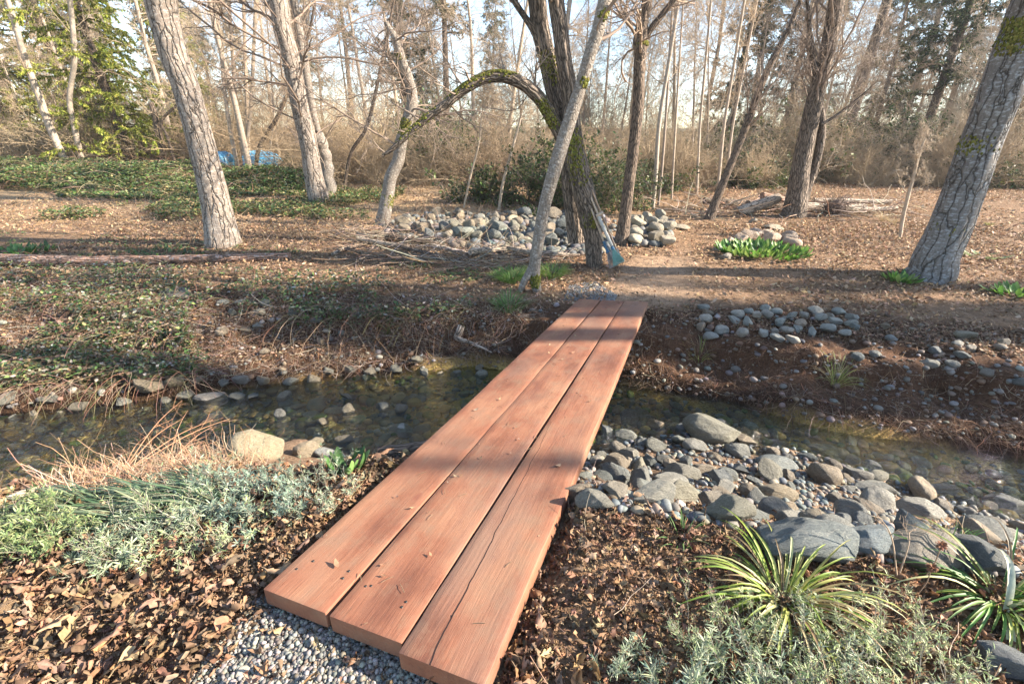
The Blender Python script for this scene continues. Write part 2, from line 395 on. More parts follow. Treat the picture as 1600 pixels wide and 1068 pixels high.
# ground
m, n, b, out = newmat('ground soil', .95)
geo = nd(n, 'ShaderNodeNewGeometry'); P_ = geo.outputs['Position']; t = attr(n, 'tint').outputs['Color']
a1 = noise(n, P_, 9, 6, .65); a2 = noise(n, P_, 55, 4, .6); vv = nd(n, 'ShaderNodeTexVoronoi'); vv.inputs['Scale'].default_value = 38; n.links.new(P_, vv.inputs['Vector'])
c = mixc(n, 1., t, ramp(n, a1.outputs[0], [(.3, (.55, .52, .50)), (.7, (1.15, 1.12, 1.08))]), 'MULTIPLY')
c = mixc(n, 1., c, ramp(n, a2.outputs[0], [(.32, (.5, .48, .46)), (.62, (1.1, 1.1, 1.1))]), 'MULTIPLY')
n.links.new(c, b.inputs['Base Color']); b.inputs['Specular IOR Level'].default_value = .15
bump(n, b, math_(n, 'ADD', a1.outputs[0], math_(n, 'MULTIPLY', a2.outputs[0], .5)), .03, 1.); M['ground'] = m

# creek water
m, n, b, out = newmat('creek water', .04); n.nodes.remove(b)
geo = nd(n, 'ShaderNodeNewGeometry'); P_ = geo.outputs['Position']
w1 = noise(n, vmul(n, P_, (1, 1.7, 1)), 9, 4, .6, .8); w2 = noise(n, vmul(n, P_, (1, 1.5, 1)), 34, 3, .55)
spd = noise(n, P_, 1.1, 2)
bu = nd(n, 'ShaderNodeBump'); bu.inputs['Distance'].default_value = .09; bu.inputs['Strength'].default_value = .9
n.links.new(math_(n, 'MULTIPLY', math_(n, 'ADD', w1.outputs[0], math_(n, 'MULTIPLY', w2.outputs[0], .35)), ramp(n, spd.outputs[0], [(.35, (.25, .25, .25)), (.6, (1, 1, 1))])), bu.inputs['Height'])
gl = nd(n, 'ShaderNodeBsdfGlossy'); gl.inputs['Roughness'].default_value = .05; gl.inputs[0].default_value = (.95, .97, 1, 1); n.links.new(bu.outputs[0], gl.inputs['Normal'])
tr = nd(n, 'ShaderNodeBsdfTransparent'); tr.inputs[0].default_value = (.80, .82, .66, 1)
fr = nd(n, 'ShaderNodeFresnel'); fr.inputs[0].default_value = 1.36; n.links.new(bu.outputs[0], fr.inputs['Normal'])
mx = nd(n, 'ShaderNodeMixShader'); n.links.new(math_(n, 'MULTIPLY', fr.outputs[0], 1.1), mx.inputs[0]); n.links.new(tr.outputs[0], mx.inputs[1]); n.links.new(gl.outputs[0], mx.inputs[2]); n.links.new(mx.outputs[0], out.inputs[0])
M['water'] = m

# bridge timber: rest = (across, along, up) in metres, seed per plank in tint.r, crack flag in tint.g
m, n, b, out = newmat('stained timber', .55)
rv = attr(n, 'rest').outputs['Vector']; tn = attr(n, 'tint'); sep = nd(n, 'ShaderNodeSeparateColor'); n.links.new(tn.outputs['Color'], sep.inputs[0])
sh = nd(n, 'ShaderNodeVectorMath', operation='MULTIPLY_ADD'); n.links.new(tn.outputs['Color'], sh.inputs[0]); sh.inputs[1].default_value = (5, 13, 0); n.links.new(rv, sh.inputs[2]); sv = sh.outputs[0]
wp = noise(n, vmul(n, sv, (6, .8, 6)), 1, 3)
gv = nd(n, 'ShaderNodeVectorMath', operation='MULTIPLY_ADD'); n.links.new(wp.outputs['Color'], gv.inputs[0]); gv.inputs[1].default_value = (.06, 0, .06); n.links.new(vmul(n, sv, (1, .035, 1)), gv.inputs[2])
g1 = noise(n, gv.outputs[0], 85, 5, .65); g2 = noise(n, gv.outputs[0], 320, 3, .6); blot = noise(n, vmul(n, sv, (1, .45, 1)), 3.2, 5, .6); scuff = noise(n, vmul(n, sv, (1, .7, 1)), 7.5, 6, .72)
c = ramp(n, blot.outputs[0], [(.34, (.14, .055, .032)), (.47, (.228, .094, .052)), (.62, (.29, .142, .08))])
c = mixc(n, 1., c, ramp(n, g1.outputs[0], [(.30, (.88, .85, .83)), (.55, (1., 1.0, 1.0)), (.8, (1.03, 1.05, 1.05))]), 'MULTIPLY')
c = mixc(n, .3, c, ramp(n, g2.outputs[0], [(.3, (.72, .68, .66)), (.6, (1.06, 1.06, 1.06))]), 'MULTIPLY')
c = mixc(n, ramp(n, scuff.outputs[0], [(.49, (0, 0, 0)), (.66, (.55, .55, .55))]), c, (.21, .13, .08))
c = mixc(n, ramp(n, scuff.outputs[0], [(.30, (.5, .5, .5)), (.40, (0, 0, 0))]), c, (.15, .06, .042))
kn = nd(n, 'ShaderNodeTexVoronoi'); kn.inputs['Scale'].default_value = 3.1; n.links.new(vmul(n, sv, (1, .55, .4)), kn.inputs['Vector'])
c = mixc(n, ramp(n, kn.outputs['Distance'], [(.035, (.8, .8, .8)), (.075, (0, 0, 0))]), c, (.20, .075, .045))
low = noise(n, vmul(n, sv, (1, .3, 1)), 2.4, 4, .6)
c = mixc(n, ramp(n, low.outputs[0], [(.50, (0, 0, 0)), (.66, (.6, .6, .6))]), c, (.17, .105, .075))
c = mixc(n, ramp(n, low.outputs[0], [(.33, (.5, .5, .5)), (.43, (0, 0, 0))]), c, (.12, .05, .036))
# the long split in the right-hand board
sx = nd(n, 'ShaderNodeSeparateXYZ'); n.links.new(rv, sx.inputs[0])
wl = noise(n, vmul(n, rv, (0, 4, 0)), 1, 3)
cx = math_(n, 'ADD', math_(n, 'MULTIPLY', sx.outputs[1], -.052), math_(n, 'ADD', .102, math_(n, 'MULTIPLY', math_(n, 'SUBTRACT', wl.outputs[0], .5), .035)))
dd = math_(n, 'ABSOLUTE', math_(n, 'SUBTRACT', sx.outputs[0], cx))
wd = math_(n, 'MULTIPLY', math_(n, 'MAXIMUM', math_(n, 'SUBTRACT', 1.9, sx.outputs[1]), 0), .0016)
ck = math_(n, 'MULTIPLY', math_(n, 'LESS_THAN', dd, wd), sep.outputs[1])
c = mixc(n, ck, c, (.02, .01, .008))
n.links.new(c, b.inputs['Base Color']); n.links.new(ramp(n, scuff.outputs[0], [(.3, (.5, .5, .5)), (.7, (.8, .8, .8))]), b.inputs['Roughness'])
b.inputs['Specular IOR Level'].default_value = .3
hh = math_(n, 'ADD', math_(n, 'MULTIPLY', g1.outputs[0], .6), math_(n, 'SUBTRACT', math_(n, 'MULTIPLY', g2.outputs[0], .3), math_(n, 'MULTIPLY', ck, 2.)))
bump(n, b, hh, .004, .8); M['timber'] = m
m, n, b, out = newmat('dark iron', .6); b.inputs['Base Color'].default_value = (.05, .045, .04, 1); b.inputs['Metallic'].default_value = .6; M['iron_dark'] = m
# ================================================================== ground sheet
def axis(lo, hi, step, far, gr=1.06):
    a = list(np.arange(lo, hi + 1e-6, step)); s = step
    while a[-1] < far: s *= gr; a.append(a[-1] + s)
    b = []; s = step; x0 = lo
    while (b[-1] if b else x0) > -far: s *= gr; b.append((b[-1] if b else x0) - s)
    return np.array(b[::-1] + a)
xs = axis(-7, 7, .04, 260); ya = axis(-.5, 8, .035, 30, 1.02)
ya = ya[(ya > -9)]; s = ya[-1] - ya[-2]; ya = list(ya)
while ya[-1] < 330: s *= 1.05; ya.append(ya[-1] + s)
ys = np.array(ya)
X, Y = np.meshgrid(xs, ys, indexing='ij'); Z = H(X, Y)
def H(x, y):                                     # from here on: look heights up in the finished sheet
    x = np.asarray(x, float); y = np.asarray(y, float)
    i = np.clip(np.searchsorted(xs, x) - 1, 0, len(xs) - 2); j = np.clip(np.searchsorted(ys, y) - 1, 0, len(ys) - 2)
    u = np.clip((x - xs[i]) / (xs[i + 1] - xs[i]), 0, 1); v = np.clip((y - ys[j]) / (ys[j + 1] - ys[j]), 0, 1)
    return (Z[i, j] * (1 - u) + Z[i + 1, j] * u) * (1 - v) + (Z[i, j + 1] * (1 - u) + Z[i + 1, j + 1] * u) * v
def ground_col(x, y):
    fw = np.interp(x, *FW); nw = np.interp(x, *NW); ft = np.interp(x, *FT); ntp = np.interp(x, *NT)
    n1 = fb(x * 1.3, y * 1.3, 0, 51)[..., None]; n2 = fb(x * 5, y * 5, 0, 52)[..., None]
    mulch = np.array([.25, .16, .095]) * (1 + .3 * n2); soil = np.array([.115, .062, .035]) * (1 + .3 * n1)
    dirt = np.array([.38, .27, .18]) * (1 + .15 * n2); tan = np.array([.50, .36, .21]) * (1 + .25 * n2)
    bed = np.array([.42, .29, .10]) * (1 + .6 * n1) + np.array([.0, .03, 0]) * np.clip(n1 * 3, 0, 1)
    algae = np.array([.10, .15, .015])
    c = mulch * np.ones(x.shape + (1,))
    k = (sst(0, .1, y - nw) * (1 - sst(-.05, .05, y - fw)))[..., None]
    al = (np.clip(n1 * 3 + .2, 0, 1) * sst(-1.5, -3, x)[..., None])
    c = c * (1 - k) + k * (bed * (1 - al) + algae * al)
    k = (sst(-.3, .05, y - ntp) * (1 - sst(-.05, .05, y - nw)))[..., None]; c = c * (1 - k) + k * np.array([.25, .17, .11]) * (1 + .3 * n2)
    k = (sst(-.02, .05, y - fw) * (1 - sst(-.25, .05, y - ft)))[..., None]
    wet = (1 - sst(0, .35, y - fw))[..., None] * .6; c = c * (1 - k) + k * soil * (1 - wet)
    # the trodden path beyond the far end of the bridge
    px_ = 1.75 + .42 * (y - 5.6); k = (np.exp(-((x - px_) / .75) ** 2) * sst(5.2, 5.8, y) * (1 - sst(7.2, 9., y)))[..., None] * .85
    c = c * (1 - k) + k * dirt
    k = (sst(9, 13, y + .15 * x) * sst(6, -2, x - .1 * y))[..., None] * .7; c = c * (1 - k) + k * tan
    far = sst(40, 90, y)[..., None]; c = c * (1 - far) + far * np.array([.12, .12, .06])
    return c
mb = MB(); mb.add(np.stack([X, Y, Z], -1), [grid_faces(len(xs), len(ys))[:, ::-1]], ground_col(X, Y).reshape(-1, 3))
tag(mb.build('ground', M['ground']), kind='structure')

# creek water: a strip that follows the two banks
cx = np.arange(-20, 20, .1); fwv = np.interp(cx, *FW) + .14; nwv = np.interp(cx, *NW) - .3; mm = np.linspace(0, 1, 14)
WX = np.repeat(cx[:, None], 14, 1); WY = nwv[:, None] * (1 - mm) + fwv[:, None] * mm
tag(MB().add(np.stack([WX, WY, 0 * WX + WZ], -1), [grid_faces(len(cx), 14)[:, ::-1]]).build('creek_water', M['water']), kind='structure')
cx = np.linspace(2.4, 6.8, 12); cy = np.linspace(12.4, 16.2, 12); A, B = np.meshgrid(cx, cy, indexing='ij')
tag(MB().add(np.stack([A, B, 0 * A + .02], -1), [grid_faces(12, 12)[:, ::-1]]).build('far_creek_water', M['water']), kind='structure')

# ================================================================== the plank bridge
O = np.array([.887, 5.612, .072]); hd, slp = .37, -.099; LEN = 4.887; TK = .066
dv = np.array([math.sin(hd) * math.cos(slp), math.cos(hd) * math.cos(slp), math.sin(slp)])
wv = unit(np.array([math.cos(hd), -math.sin(hd), .075])); uv_ = unit(np.cross(wv, dv))
def BR(a, s_, u=0.): return O + wv * a - dv * (LEN - s_) + uv_ * u      # across, along from the near end, up
br = empty('footbridge', BR(.43, 0, -TK), 'footbridge of three red-stained timber boards spanning the creek', 'footbridge')
PW = .281; GAP = .0135
for k in range(3):
    n = 150; m_ = 12; g = np.random.default_rng(60 + k)
    e0 = (-.002, -.006, -.035)[k]; ss = np.concatenate([[0, .003], np.linspace(.02, LEN - .02, n - 4), [LEN - .003, LEN]]) + e0 * (1 - np.arange(n) / n)
    bv = .003
    prof = [(0, -TK + bv), (0, -TK * .5), (0, -bv), (bv * .35, -bv * .35), (bv, 0)] + [(bv + (PW - 2 * bv) * q / 8, 0) for q in range(1, 8)] + [(PW - bv, 0), (PW - bv * .35, -bv * .35), (PW, -bv), (PW, -TK * .5), (PW, -TK + bv), (PW - bv, -TK), (PW * .5, -TK), (bv, -TK)]
    prof = np.array(prof); K = len(prof); A = prof[:, 0][None] + 0 * ss[:, None]; U = prof[:, 1][None] + 0 * ss[:, None]; S_ = ss[:, None] + 0 * A
    bow = .006 * vn(ss * .6, k * 7., 0, 5)[:, None]; edge = .0022 * vn(S_ * 5, A * 30 + k * 9, U * 30, 6)
    A2 = A + bow + np.where(A < .01, -abs(edge), np.where(A > PW - .01, abs(edge), 0)) + (.004, 0, .003)[k] * np.sin(ss * .8)[:, None]
    U2 = U + .0018 * vn(S_ * 3, A * 8 + k * 5, 0, 8) + (0, .001, .004)[k]
    shrink = np.minimum(1, np.minimum(np.arange(n), np.arange(n)[::-1]) / 1.)[:, None]
    cen = np.array([PW / 2, -TK / 2]); A2 = cen[0] + (A2 - cen[0]) * (.985 + .015 * shrink); U2 = cen[1] + (U2 - cen[1]) * (.96 + .04 * shrink)
    W3 = O + wv * (A2 + k * (PW + GAP))[..., None] - dv * (LEN - S_)[..., None] + uv_ * U2[..., None]
    i = np.arange(n - 1)[:, None]; j = np.arange(K)[None]; j2 = (j + 1) % K
    F = np.stack([i * K + j, i * K + j2, (i + 1) * K + j2, (i + 1) * K + j], -1).reshape(-1, 4)[:, ::-1]
    rest = np.stack([A + 0, S_, U], -1)
    mb = MB().add(W3, [F], (g.random(), 1. if k == 2 else 0., 0), rest)
    for e, r in ((0, slice(None)), (n - 1, slice(None, None, -1))):
        cv = W3[e].mean(0); R2 = np.concatenate([rest[e], rest[e].mean(0)[None]]) * np.array([1, 1, 1.])
        ff = np.stack([np.arange(K), (np.arange(K) + 1) % K, np.full(K, K)], -1)
        mb.add(np.concatenate([W3[e], cv[None]]), [ff if e == 0 else ff[:, ::-1]], (g.random(), 0, 0), R2 * 1.0)
    po = mb.build('board', M['timber'], br, loc=BR(.43, 0, -TK))
    po['label'] = ('left-hand board of the footbridge', 'middle board of the footbridge with worn brown blotches', 'right-hand board of the footbridge with a long split')[k]
    me = po.data
    # screws
    for s_ in (.12, .16 if k != 1 else .13, LEN - .12):
        for a_ in (.05, PW - .06):
            P = BR(k * (PW + GAP) + a_ + .01 * g.normal(), s_ + .01 * g.normal(), .0005); th_ = np.linspace(0, 2 * np.pi, 13)[:-1]
            rg = [P + (np.cos(t_) * wv + np.sin(t_) * dv) * .0045 + uv_ * .0015 for t_ in th_] + [P + (np.cos(t_) * wv + np.sin(t_) * dv) * .0052 - uv_ * .004 for t_ in th_] + [P + uv_ * .0012]
            j = np.arange(12); MB().add(rg, [np.stack([j, (j + 1) % 12, np.full(12, 24)], -1), np.stack([j, j + 12, (j + 1) % 12 + 12, (j + 1) % 12], -1)]).build('screw_head', M['iron_dark'], po, loc=BR(.43, 0, -TK))
def in_bridge(P, pad=.0):
    q = np.asarray(P)[..., :2] - O[:2]; a = q @ (wv[:2] / np.linalg.norm(wv[:2])); s_ = LEN + q @ (dv[:2] / np.linalg.norm(dv[:2]))
    return (a > -pad) & (a < .87 + pad) & (s_ > -pad) & (s_ < LEN + pad)

# ================================================================== rocks
def rockV(sub, seed, flat=.15, ang=0.):
    V, F = ICO[sub]; g = np.random.default_rng(seed); V = V.copy()
    P = np.sign(V) * np.abs(V) ** g.uniform(.80, 1.0)
    V = P / np.linalg.norm(P, axis=1, keepdims=True) ** .75; V = V * (1 + .12 * V @ unit(g.normal(size=3)))[:, None]
    for _ in range(int(g.integers(3, 6) + ang * 8)):          # facets worn flat by the water
        nrm = unit(g.normal(size=3)); c = g.uniform(.55 - .05 * ang, .85); d = V @ nrm - c
        V = V - np.where(d > 0, d * (.75 + .2 * ang), 0)[:, None] * nrm
    V = V * (1 + .16 * fb(V[:, 0] * 1.2 + seed, V[:, 1] * 1.2, V[:, 2] * 1.2, seed) + .025 * fb(V[:, 0] * 5, V[:, 1] * 5, V[:, 2] * 5, seed + 9))[:, None]
    V -= V.mean(0); V /= np.abs(V).max(0); return V, F
def rock_mesh(sub, seed, ang=0.):
    V, F = rockV(sub, seed, ang=ang); o = MB().add(V, [F], rest=V).build('river_stone', M['rock']); return o
GREYS = [(.21, .225, .215), (.26, .265, .25), (.17, .19, .20), (.24, .235, .19), (.30, .30, .28), (.19, .21, .205), (.27, .23, .18), (.14, .165, .17), (.33, .29, .235)]
GREYS = [tuple(v * .72 for v in c) for c in GREYS] + [(.20, .165, .12), (.23, .19, .14), (.12, .125, .12), (.17, .155, .13)]
KD = .56
def ortho_rot(g, tilt=.25): return (g.normal() * tilt, g.normal() * tilt, g.uniform(0, 6.28))
def place_rock(o, P, dims, rot, col, label, group=None):
    o.location = P; o.scale = dims; o.rotation_euler = rot; o.color = (*col, 1); o['label'] = label; o['category'] = 'stone'
    if group: o['group'] = group
# (px, py centre, width px, height px, colour, label, tilt z, angularity)
FEAT = [
 (1115, 668, 92, 62, (.29, .29, .24), 'large smooth olive-grey boulder at the water edge right of the footbridge', 0, .3),
 (393, 690, 88, 78, (.43, .38, .27), 'large tan boulder behind the silver shrubs on the near bank', .5, .4),
 (473, 699, 46, 40, (.40, .34, .25), 'rounded tan stone right of the large tan boulder', .2, .3),
 (521, 643, 32, 24, (.42, .47, .50), 'pale blue-grey stone alone in the middle of the creek', 0, 0),
 (487, 671, 24, 24, (.33, .36, .38), 'small blue-grey stone in the water behind the rounded tan stone', 0, 0),
 (626, 673, 46, 25, (.46, .48, .48), 'pale oval stone in the water left of the footbridge', -.2, 0),
 (658, 672, 30, 26, (.42, .43, .44), 'grey round stone touching the pale oval stone by the footbridge', 0, 0),
 (326, 626, 56, 32, (.36, .34, .32), 'flat grey-brown slab standing out of the left creek', .2, .5),
 (514, 709, 56, 24, (.40, .42, .43), 'pale grey slab beside the broad-leaved plant on the near bank', .5, .5),
 (228, 586, 54, 30, (.31, .29, .20), 'yellow-grey banded boulder at the foot of the left far bank', .2, .3),
 (229, 613, 54, 30, (.34, .29, .21), 'slanting tan slab at the left water edge below the banded boulder', .5, .3),
 (273, 601, 28, 26, (.32, .27, .17), 'round ochre stone at the left water edge', 0, 0),
 (376, 597, 28, 16, (.30, .29, .27), 'brown-grey oval stone at the far water edge, left of mid-creek', .3, 0),
 (373, 618, 24, 13, (.38, .38, .34), 'pale flat stone at the far water edge right of the creek slab', 0, 0),
 (751, 581, 24, 32, (.31, .33, .29), 'upright egg-shaped stone at the water edge left of the footbridge', 0, 0),
 (652, 570, 20, 14, (.33, .32, .26), 'small oval stone under the far bank left of the upright stone', .4, 0),
 (1142, 795, 82, 62, (.27, .27, .22), 'angular olive boulder with dark pits on the gravel bar', 0, .9),
 (1022, 772, 82, 46, (.37, .37, .33), 'broad pale-grey wedge stone on the gravel bar', -.3, .6),
 (928, 780, 66, 44, (.32, .32, .29), 'angular grey stone closest to the footbridge on the gravel bar', -.1, .9),
 (1262, 856, 160, 74, (.24, .285, .30), 'long blue-grey boulder behind the spiky green plant', -.2, .6),
 (1368, 842, 84, 66, (.27, .34, .39), 'bluish boulder with a flat face right of the long blue-grey boulder', -.3, .8),
 (1316, 822, 64, 60, (.33, .35, .34), 'rounded grey boulder leaning on the bluish boulder', 0, .3),
 (1288, 808, 60, 56, (.39, .34, .25), 'tan rounded boulder behind the rounded grey boulder', 0, .3),
 (1066, 735, 60, 40, (.31, .31, .28), 'grey-brown block stone in the middle of the gravel bar', 0, .6),
 (1219, 768, 62, 38, (.42, .36, .26), 'tan oval stone on the gravel bar', -.2, .1),
 (1221, 724, 66, 26, (.27, .31, .32), 'flat dark-blue stone on the gravel bar near the water', 0, .1),
 (1155, 701, 40, 36, (.30, .31, .29), 'domed grey stone below the large olive-grey boulder', 0, .2),
 (1293, 706, 54, 24, (.28, .29, .26), 'dark oval stone with moss at the edge of the right riffle', -.1, 0),
 (1377, 762, 64, 28, (.40, .41, .38), 'pale speckled flat stone near the right water edge', -.2, .3),
 (1345, 740, 40, 26, (.30, .30, .28), 'brown-grey stone behind the pale speckled flat stone', 0, .3),
 (1452, 872, 130, 44, (.33, .30, .25), 'long brown slab behind the right-hand strappy plant', -.4, .5),
 (1440, 795, 80, 36, (.38, .38, .35), 'low pale stone on the gravel bar at right', -.3, .4),
 (1566, 834, 54, 34, (.40, .40, .37), 'white-spotted grey stone at the right edge of the gravel bar', -.2, .2),
 (1485, 766, 46, 24, (.35, .36, .33), 'pale domed stone at the right water edge', 0, .2),
 (1590, 1062, 100, 44, (.21, .24, .27), 'dark slate slab in the bottom right corner', 0, .5),
 (6, 945, 40, 58, (.50, .33, .18), 'orange-tan rock at the left edge among dry leaves', 0, .4),
 (1027, 690, 34, 42, (.30, .31, .28), 'leaning grey cobble between the olive-grey boulder and the footbridge', 0, .3),
 (980, 678, 36, 30, (.25, .27, .25), 'dark round cobble in shallow water beside the footbridge', 0, .2),
 (985, 706, 36, 26, (.33, .33, .30), 'grey cobble below the dark round cobble beside the footbridge', 0, .4),
 (1051, 664, 30, 14, (.40, .39, .34), 'small pale stone left of the large olive-grey boulder', 0, 0),
 (1111, 524, 26, 20, (.40, .42, .41), 'pale oval cobble low in the right far bank', -.3, 0),
 (1150, 572, 17, 24, (.36, .35, .33), 'upright oval cobble in the bare right far bank', 0, 0),
 (1453, 571, 28, 20, (.37, .37, .33), 'yellow-grey cobble bedded in the far bank at right', -.3, 0),
 (1510, 524, 32, 16, (.33, .29, .21), 'tan flat cobble near the top of the far bank at right', -.3, .2),
 (268, 462, 46, 24, (.27, .28, .28), 'blue-grey boulder half buried in the left far bank', 0, .5),
 (224, 506, 32, 22, (.36, .35, .29), 'tan-grey rock among the brambles on the left far bank', 0, .4),
 (722, 362, 40, 40, (.25, .28, .26), 'large dark-green boulder in the front of the cobble heap', 0, .8),
 (799, 341, 30, 26, (.46, .40, .28), 'sunlit yellowish boulder on top of the cobble heap', 0, .2),
 (705, 346, 22, 20, (.36, .35, .31), 'brown-grey boulder on top of the cobble heap left of the dark-green boulder', 0, .2),
 (820, 368, 26, 44, (.36, .33, .27), 'tall tan wedge stone behind the pale leaning trunk', .6, .7),
 (1212, 354, 32, 15, (.48, .41, .31), 'sunlit rock lying alone on the leaf-covered flat', 0, .6),
 (1178, 343, 14, 15, (.45, .40, .33), 'small curled rock left of the lone sunlit rock', 0, .5),
 (1063, 354, 34, 15, (.40, .35, .27), 'brown rock where the cobble heap meets the far creek', 0, .2),
 (1135, 399, 20, 18, (.42, .37, .31), 'near-left stone of the ring around the green plants', 0, .3),
 (1124, 389, 22, 13, (.36, .32, .27), 'low stone of the ring behind the near-left ring stone', 0, .3),
]
feat_xy = []
for q, (px, py, wp_, hp, col, lab, tz, an) in enumerate(FEAT):
    P = G(px, min(py + hp * .36, 1067)); d_ = depth(P); wm = wp_ * d_ / FPX; hm = hp * d_ / FPX
    dep_ang = math.atan2(CAMH - P[2], P[1])
    hz = max(min(hm * .62 / max(math.cos(dep_ang), .5), wm * .62), wm * .2)
    dp_ = max(wm * .55, min((hm - hz * .8 * math.cos(dep_ang)) / max(math.sin(dep_ang), .25), wm * .9))
    o = rock_mesh(4 if wp_ > 35 else 3, 100 + q, an + .25)
    Pc = np.array([P[0], P[1] + dp_ * .3, 0]); Pc[2] = H(Pc[0], Pc[1]) + hz * .28
    g = np.random.default_rng(q)
    place_rock(o, Pc, (wm / 2, dp_ / 2, hz / 2 * 1.12), (g.normal() * .08, tz * .5, -P[0] / (P[1] + 1) * .3 + g.normal() * .1), np.array(col) * KD, lab)
    feat_xy.append((Pc[0], Pc[1], wm / 2))
feat_xy = np.array(feat_xy)
protos = [None] * 12
def colour_word(c):
    c = np.array(c); wv_ = 'tan' if c[0] > c[2] * 1.35 else 'blue-grey' if c[2] > c[0] * 1.02 else 'grey-brown' if c[0] > c[2] * 1.12 else 'grey'
    return ('dark ' if c.mean() < .13 else 'pale ' if c.mean() > .215 else '') + wv_
def to_px(P): d_ = depth(P); return 800 + FPX * P[0] / d_, 534 - FPX * (P[1] * SI + (P[2] - CAMH) * CO) / d_
def bar_where(P):
    px, py = to_px(P)
    if px < 985: return 'beside the right edge of the footbridge' if py > 730 else 'by the footbridge at the water edge'
    if py < 705 and px < 1180: return 'around the large olive-grey boulder'
    if py > 800 and px < 1190: return 'below the angular olive boulder'
    if px > 1500: return 'at the right end of the gravel bar'
    if px > 1380: return 'between the bluish boulder and the right riffle'
    if px > 1240: return 'behind the tan and bluish boulders' if py > 740 else 'at the water edge right of the bar'
    return 'near the angular olive boulder' if py > 760 else 'in the middle of the gravel bar'
def heap_where(P):
    px, py = to_px(P); a = 'near the crooked tree' if px < 660 else 'left of the dark-green boulder' if px < 705 else 'right of the dark-green boulder' if px < 770 else 'below the yellowish boulder' if px < 820 else 'behind the leaning alder' if px < 870 else 'beside the twin-stemmed tree'
    return ('top' if py < 350 else 'front') + ' of the cobble heap, ' + a
def bank_where(P):
    px, py = to_px(P); return ('high ' if py < 505 else 'lower ') + 'in the far bank, ' + ('just right of the footbridge' if px < 1130 else 'in the cobble band' if px < 1240 else 'at the band end' if px < 1345 else 'below the thick leaning trunk' if px < 1480 else 'at the right edge')
def edge_where2(P):
    px, py = to_px(P); return 'breaking the creek surface, ' + ('near the creek slab' if px < 420 else 'left of the pale blue-grey stone' if px < 515 else 'between the pale blue-grey stone and the bridge')
def edge_where(P):
    px, py = to_px(P); return 'at the far water edge, ' + ('left of the banded boulder' if px < 195 else 'around the banded boulder' if px < 300 else 'behind the creek slab' if px < 420 else 'left of the footbridge' if px < 640 else 'by the upright egg-shaped stone')
def scatter_rocks(pts, sizes, label, group, cols, seed, lift=None, sink=.25, flat=(.5, .8), cap=None):
    g = np.random.default_rng(seed); acc = []
    for P, s_ in sorted(zip(pts.tolist(), sizes.tolist()), key=lambda t: -t[1]):
        P = np.array(P); r = s_ / 2
        if in_bridge(P, -.05) and P[2] > .0: continue
        if len(feat_xy) and (np.hypot(feat_xy[:, 0] - P[0], feat_xy[:, 1] - P[1]) < feat_xy[:, 2] * .75 + r * .5).any(): continue
        if acc:
            A = np.array(acc); 
            if (np.hypot(A[:, 0] - P[0], A[:, 1] - P[1]) < (A[:, 2] + r) * .80).any(): continue
        acc.append((P[0], P[1], r))
        k = int(g.integers(0, 12)); 
        if protos[k] is None: protos[k] = rock_mesh(3, 500 + k, .45 * (k % 3) + .4); o = protos[k]
        else: o = protos[k].copy(); C.objects.link(o)
        f = g.uniform(*flat); h = s_ * f; z = H(P[0], P[1]) + h * (.5 - sink) + (lift(P[0], P[1]) if lift else 0)
        col = np.array(cols[int(g.integers(0, len(cols)))]) * g.uniform(.75, 1.2)
        rt = ortho_rot(g, .18)
        lb = label if isinstance(label, str) else ('small ' if s_ < label[2] else 'big ' if s_ > label[3] else '') + colour_word(col).replace('grey-brown', 'brown').replace('blue-grey', 'bluish') + ' ' + label[1] + ' ' + label[0]((P[0], P[1], z))
        place_rock(o, (P[0], P[1], z), (r, r * g.uniform(.6, .95), h / 2), rt, np.clip(col, .04, .6), lb, group)
        if cap and len(acc) >= cap: break
    return acc
def poly_pts(poly, n, g):
    """random ground points whose pixels fall in a polygon of the photo"""
    poly = np.array(poly, float); lo, hi = poly.min(0), poly.max(0); out = []
    while len(out) < n:
        q = g.uniform(lo, hi, (n * 2, 2)); x, y = q.T; ins = np.zeros(len(q), bool); j = len(poly) - 1
        for i in range(len(poly)):
            xi, yi = poly[i]; xj, yj = poly[j]
            ins ^= ((yi > y) != (yj > y)) & (x < (xj - xi) * (y - yi) / (yj - yi + 1e-9) + xi); j = i
        out += q[ins].tolist()
    q = np.array(out[:n]); return G(q[:, 0], q[:, 1])
g = np.random.default_rng(11)
BAR = [(905, 690), (960, 655), (1080, 660), (1260, 690), (1400, 740), (1600, 800), (1600, 900), (1400, 880), (1190, 830), (1000, 800), (890, 790)]
a1_ = scatter_rocks(poly_pts(BAR, 700, g), g.gamma(4, .028, 700).clip(.05, .26), (bar_where, 'cobble', .085, .13), 'cobbles on the gravel bar', GREYS, 1, cap=88)
UP = [(1085, 478), (1200, 480), (1330, 490), (1340, 535), (1200, 532), (1085, 520)]
a2_ = scatter_rocks(poly_pts(UP, 300, g), g.uniform(.06, .17, 300), (bank_where, 'cobble', .09, .14), 'cobbles in the right far bank', [(.27, .28, .27), (.22, .235, .225), (.30, .285, .26), (.26, .21, .16)], 2, sink=.2, cap=34)
UP2 = [(1330, 500), (1600, 520), (1600, 640), (1480, 600), (1330, 560)]
a3_ = scatter_rocks(poly_pts(UP2, 200, g), g.uniform(.05, .13, 200), (bank_where, 'cobble', .075, .11), 'cobbles in the right far bank', GREYS, 3, cap=14)
HEAP = [(612, 350), (680, 338), (900, 335), (900, 390), (700, 378), (620, 368)]
lf = lambda x, y: .09 * abs(vn(np.array(x * 3.), np.array(y * 3.), 0, 77))
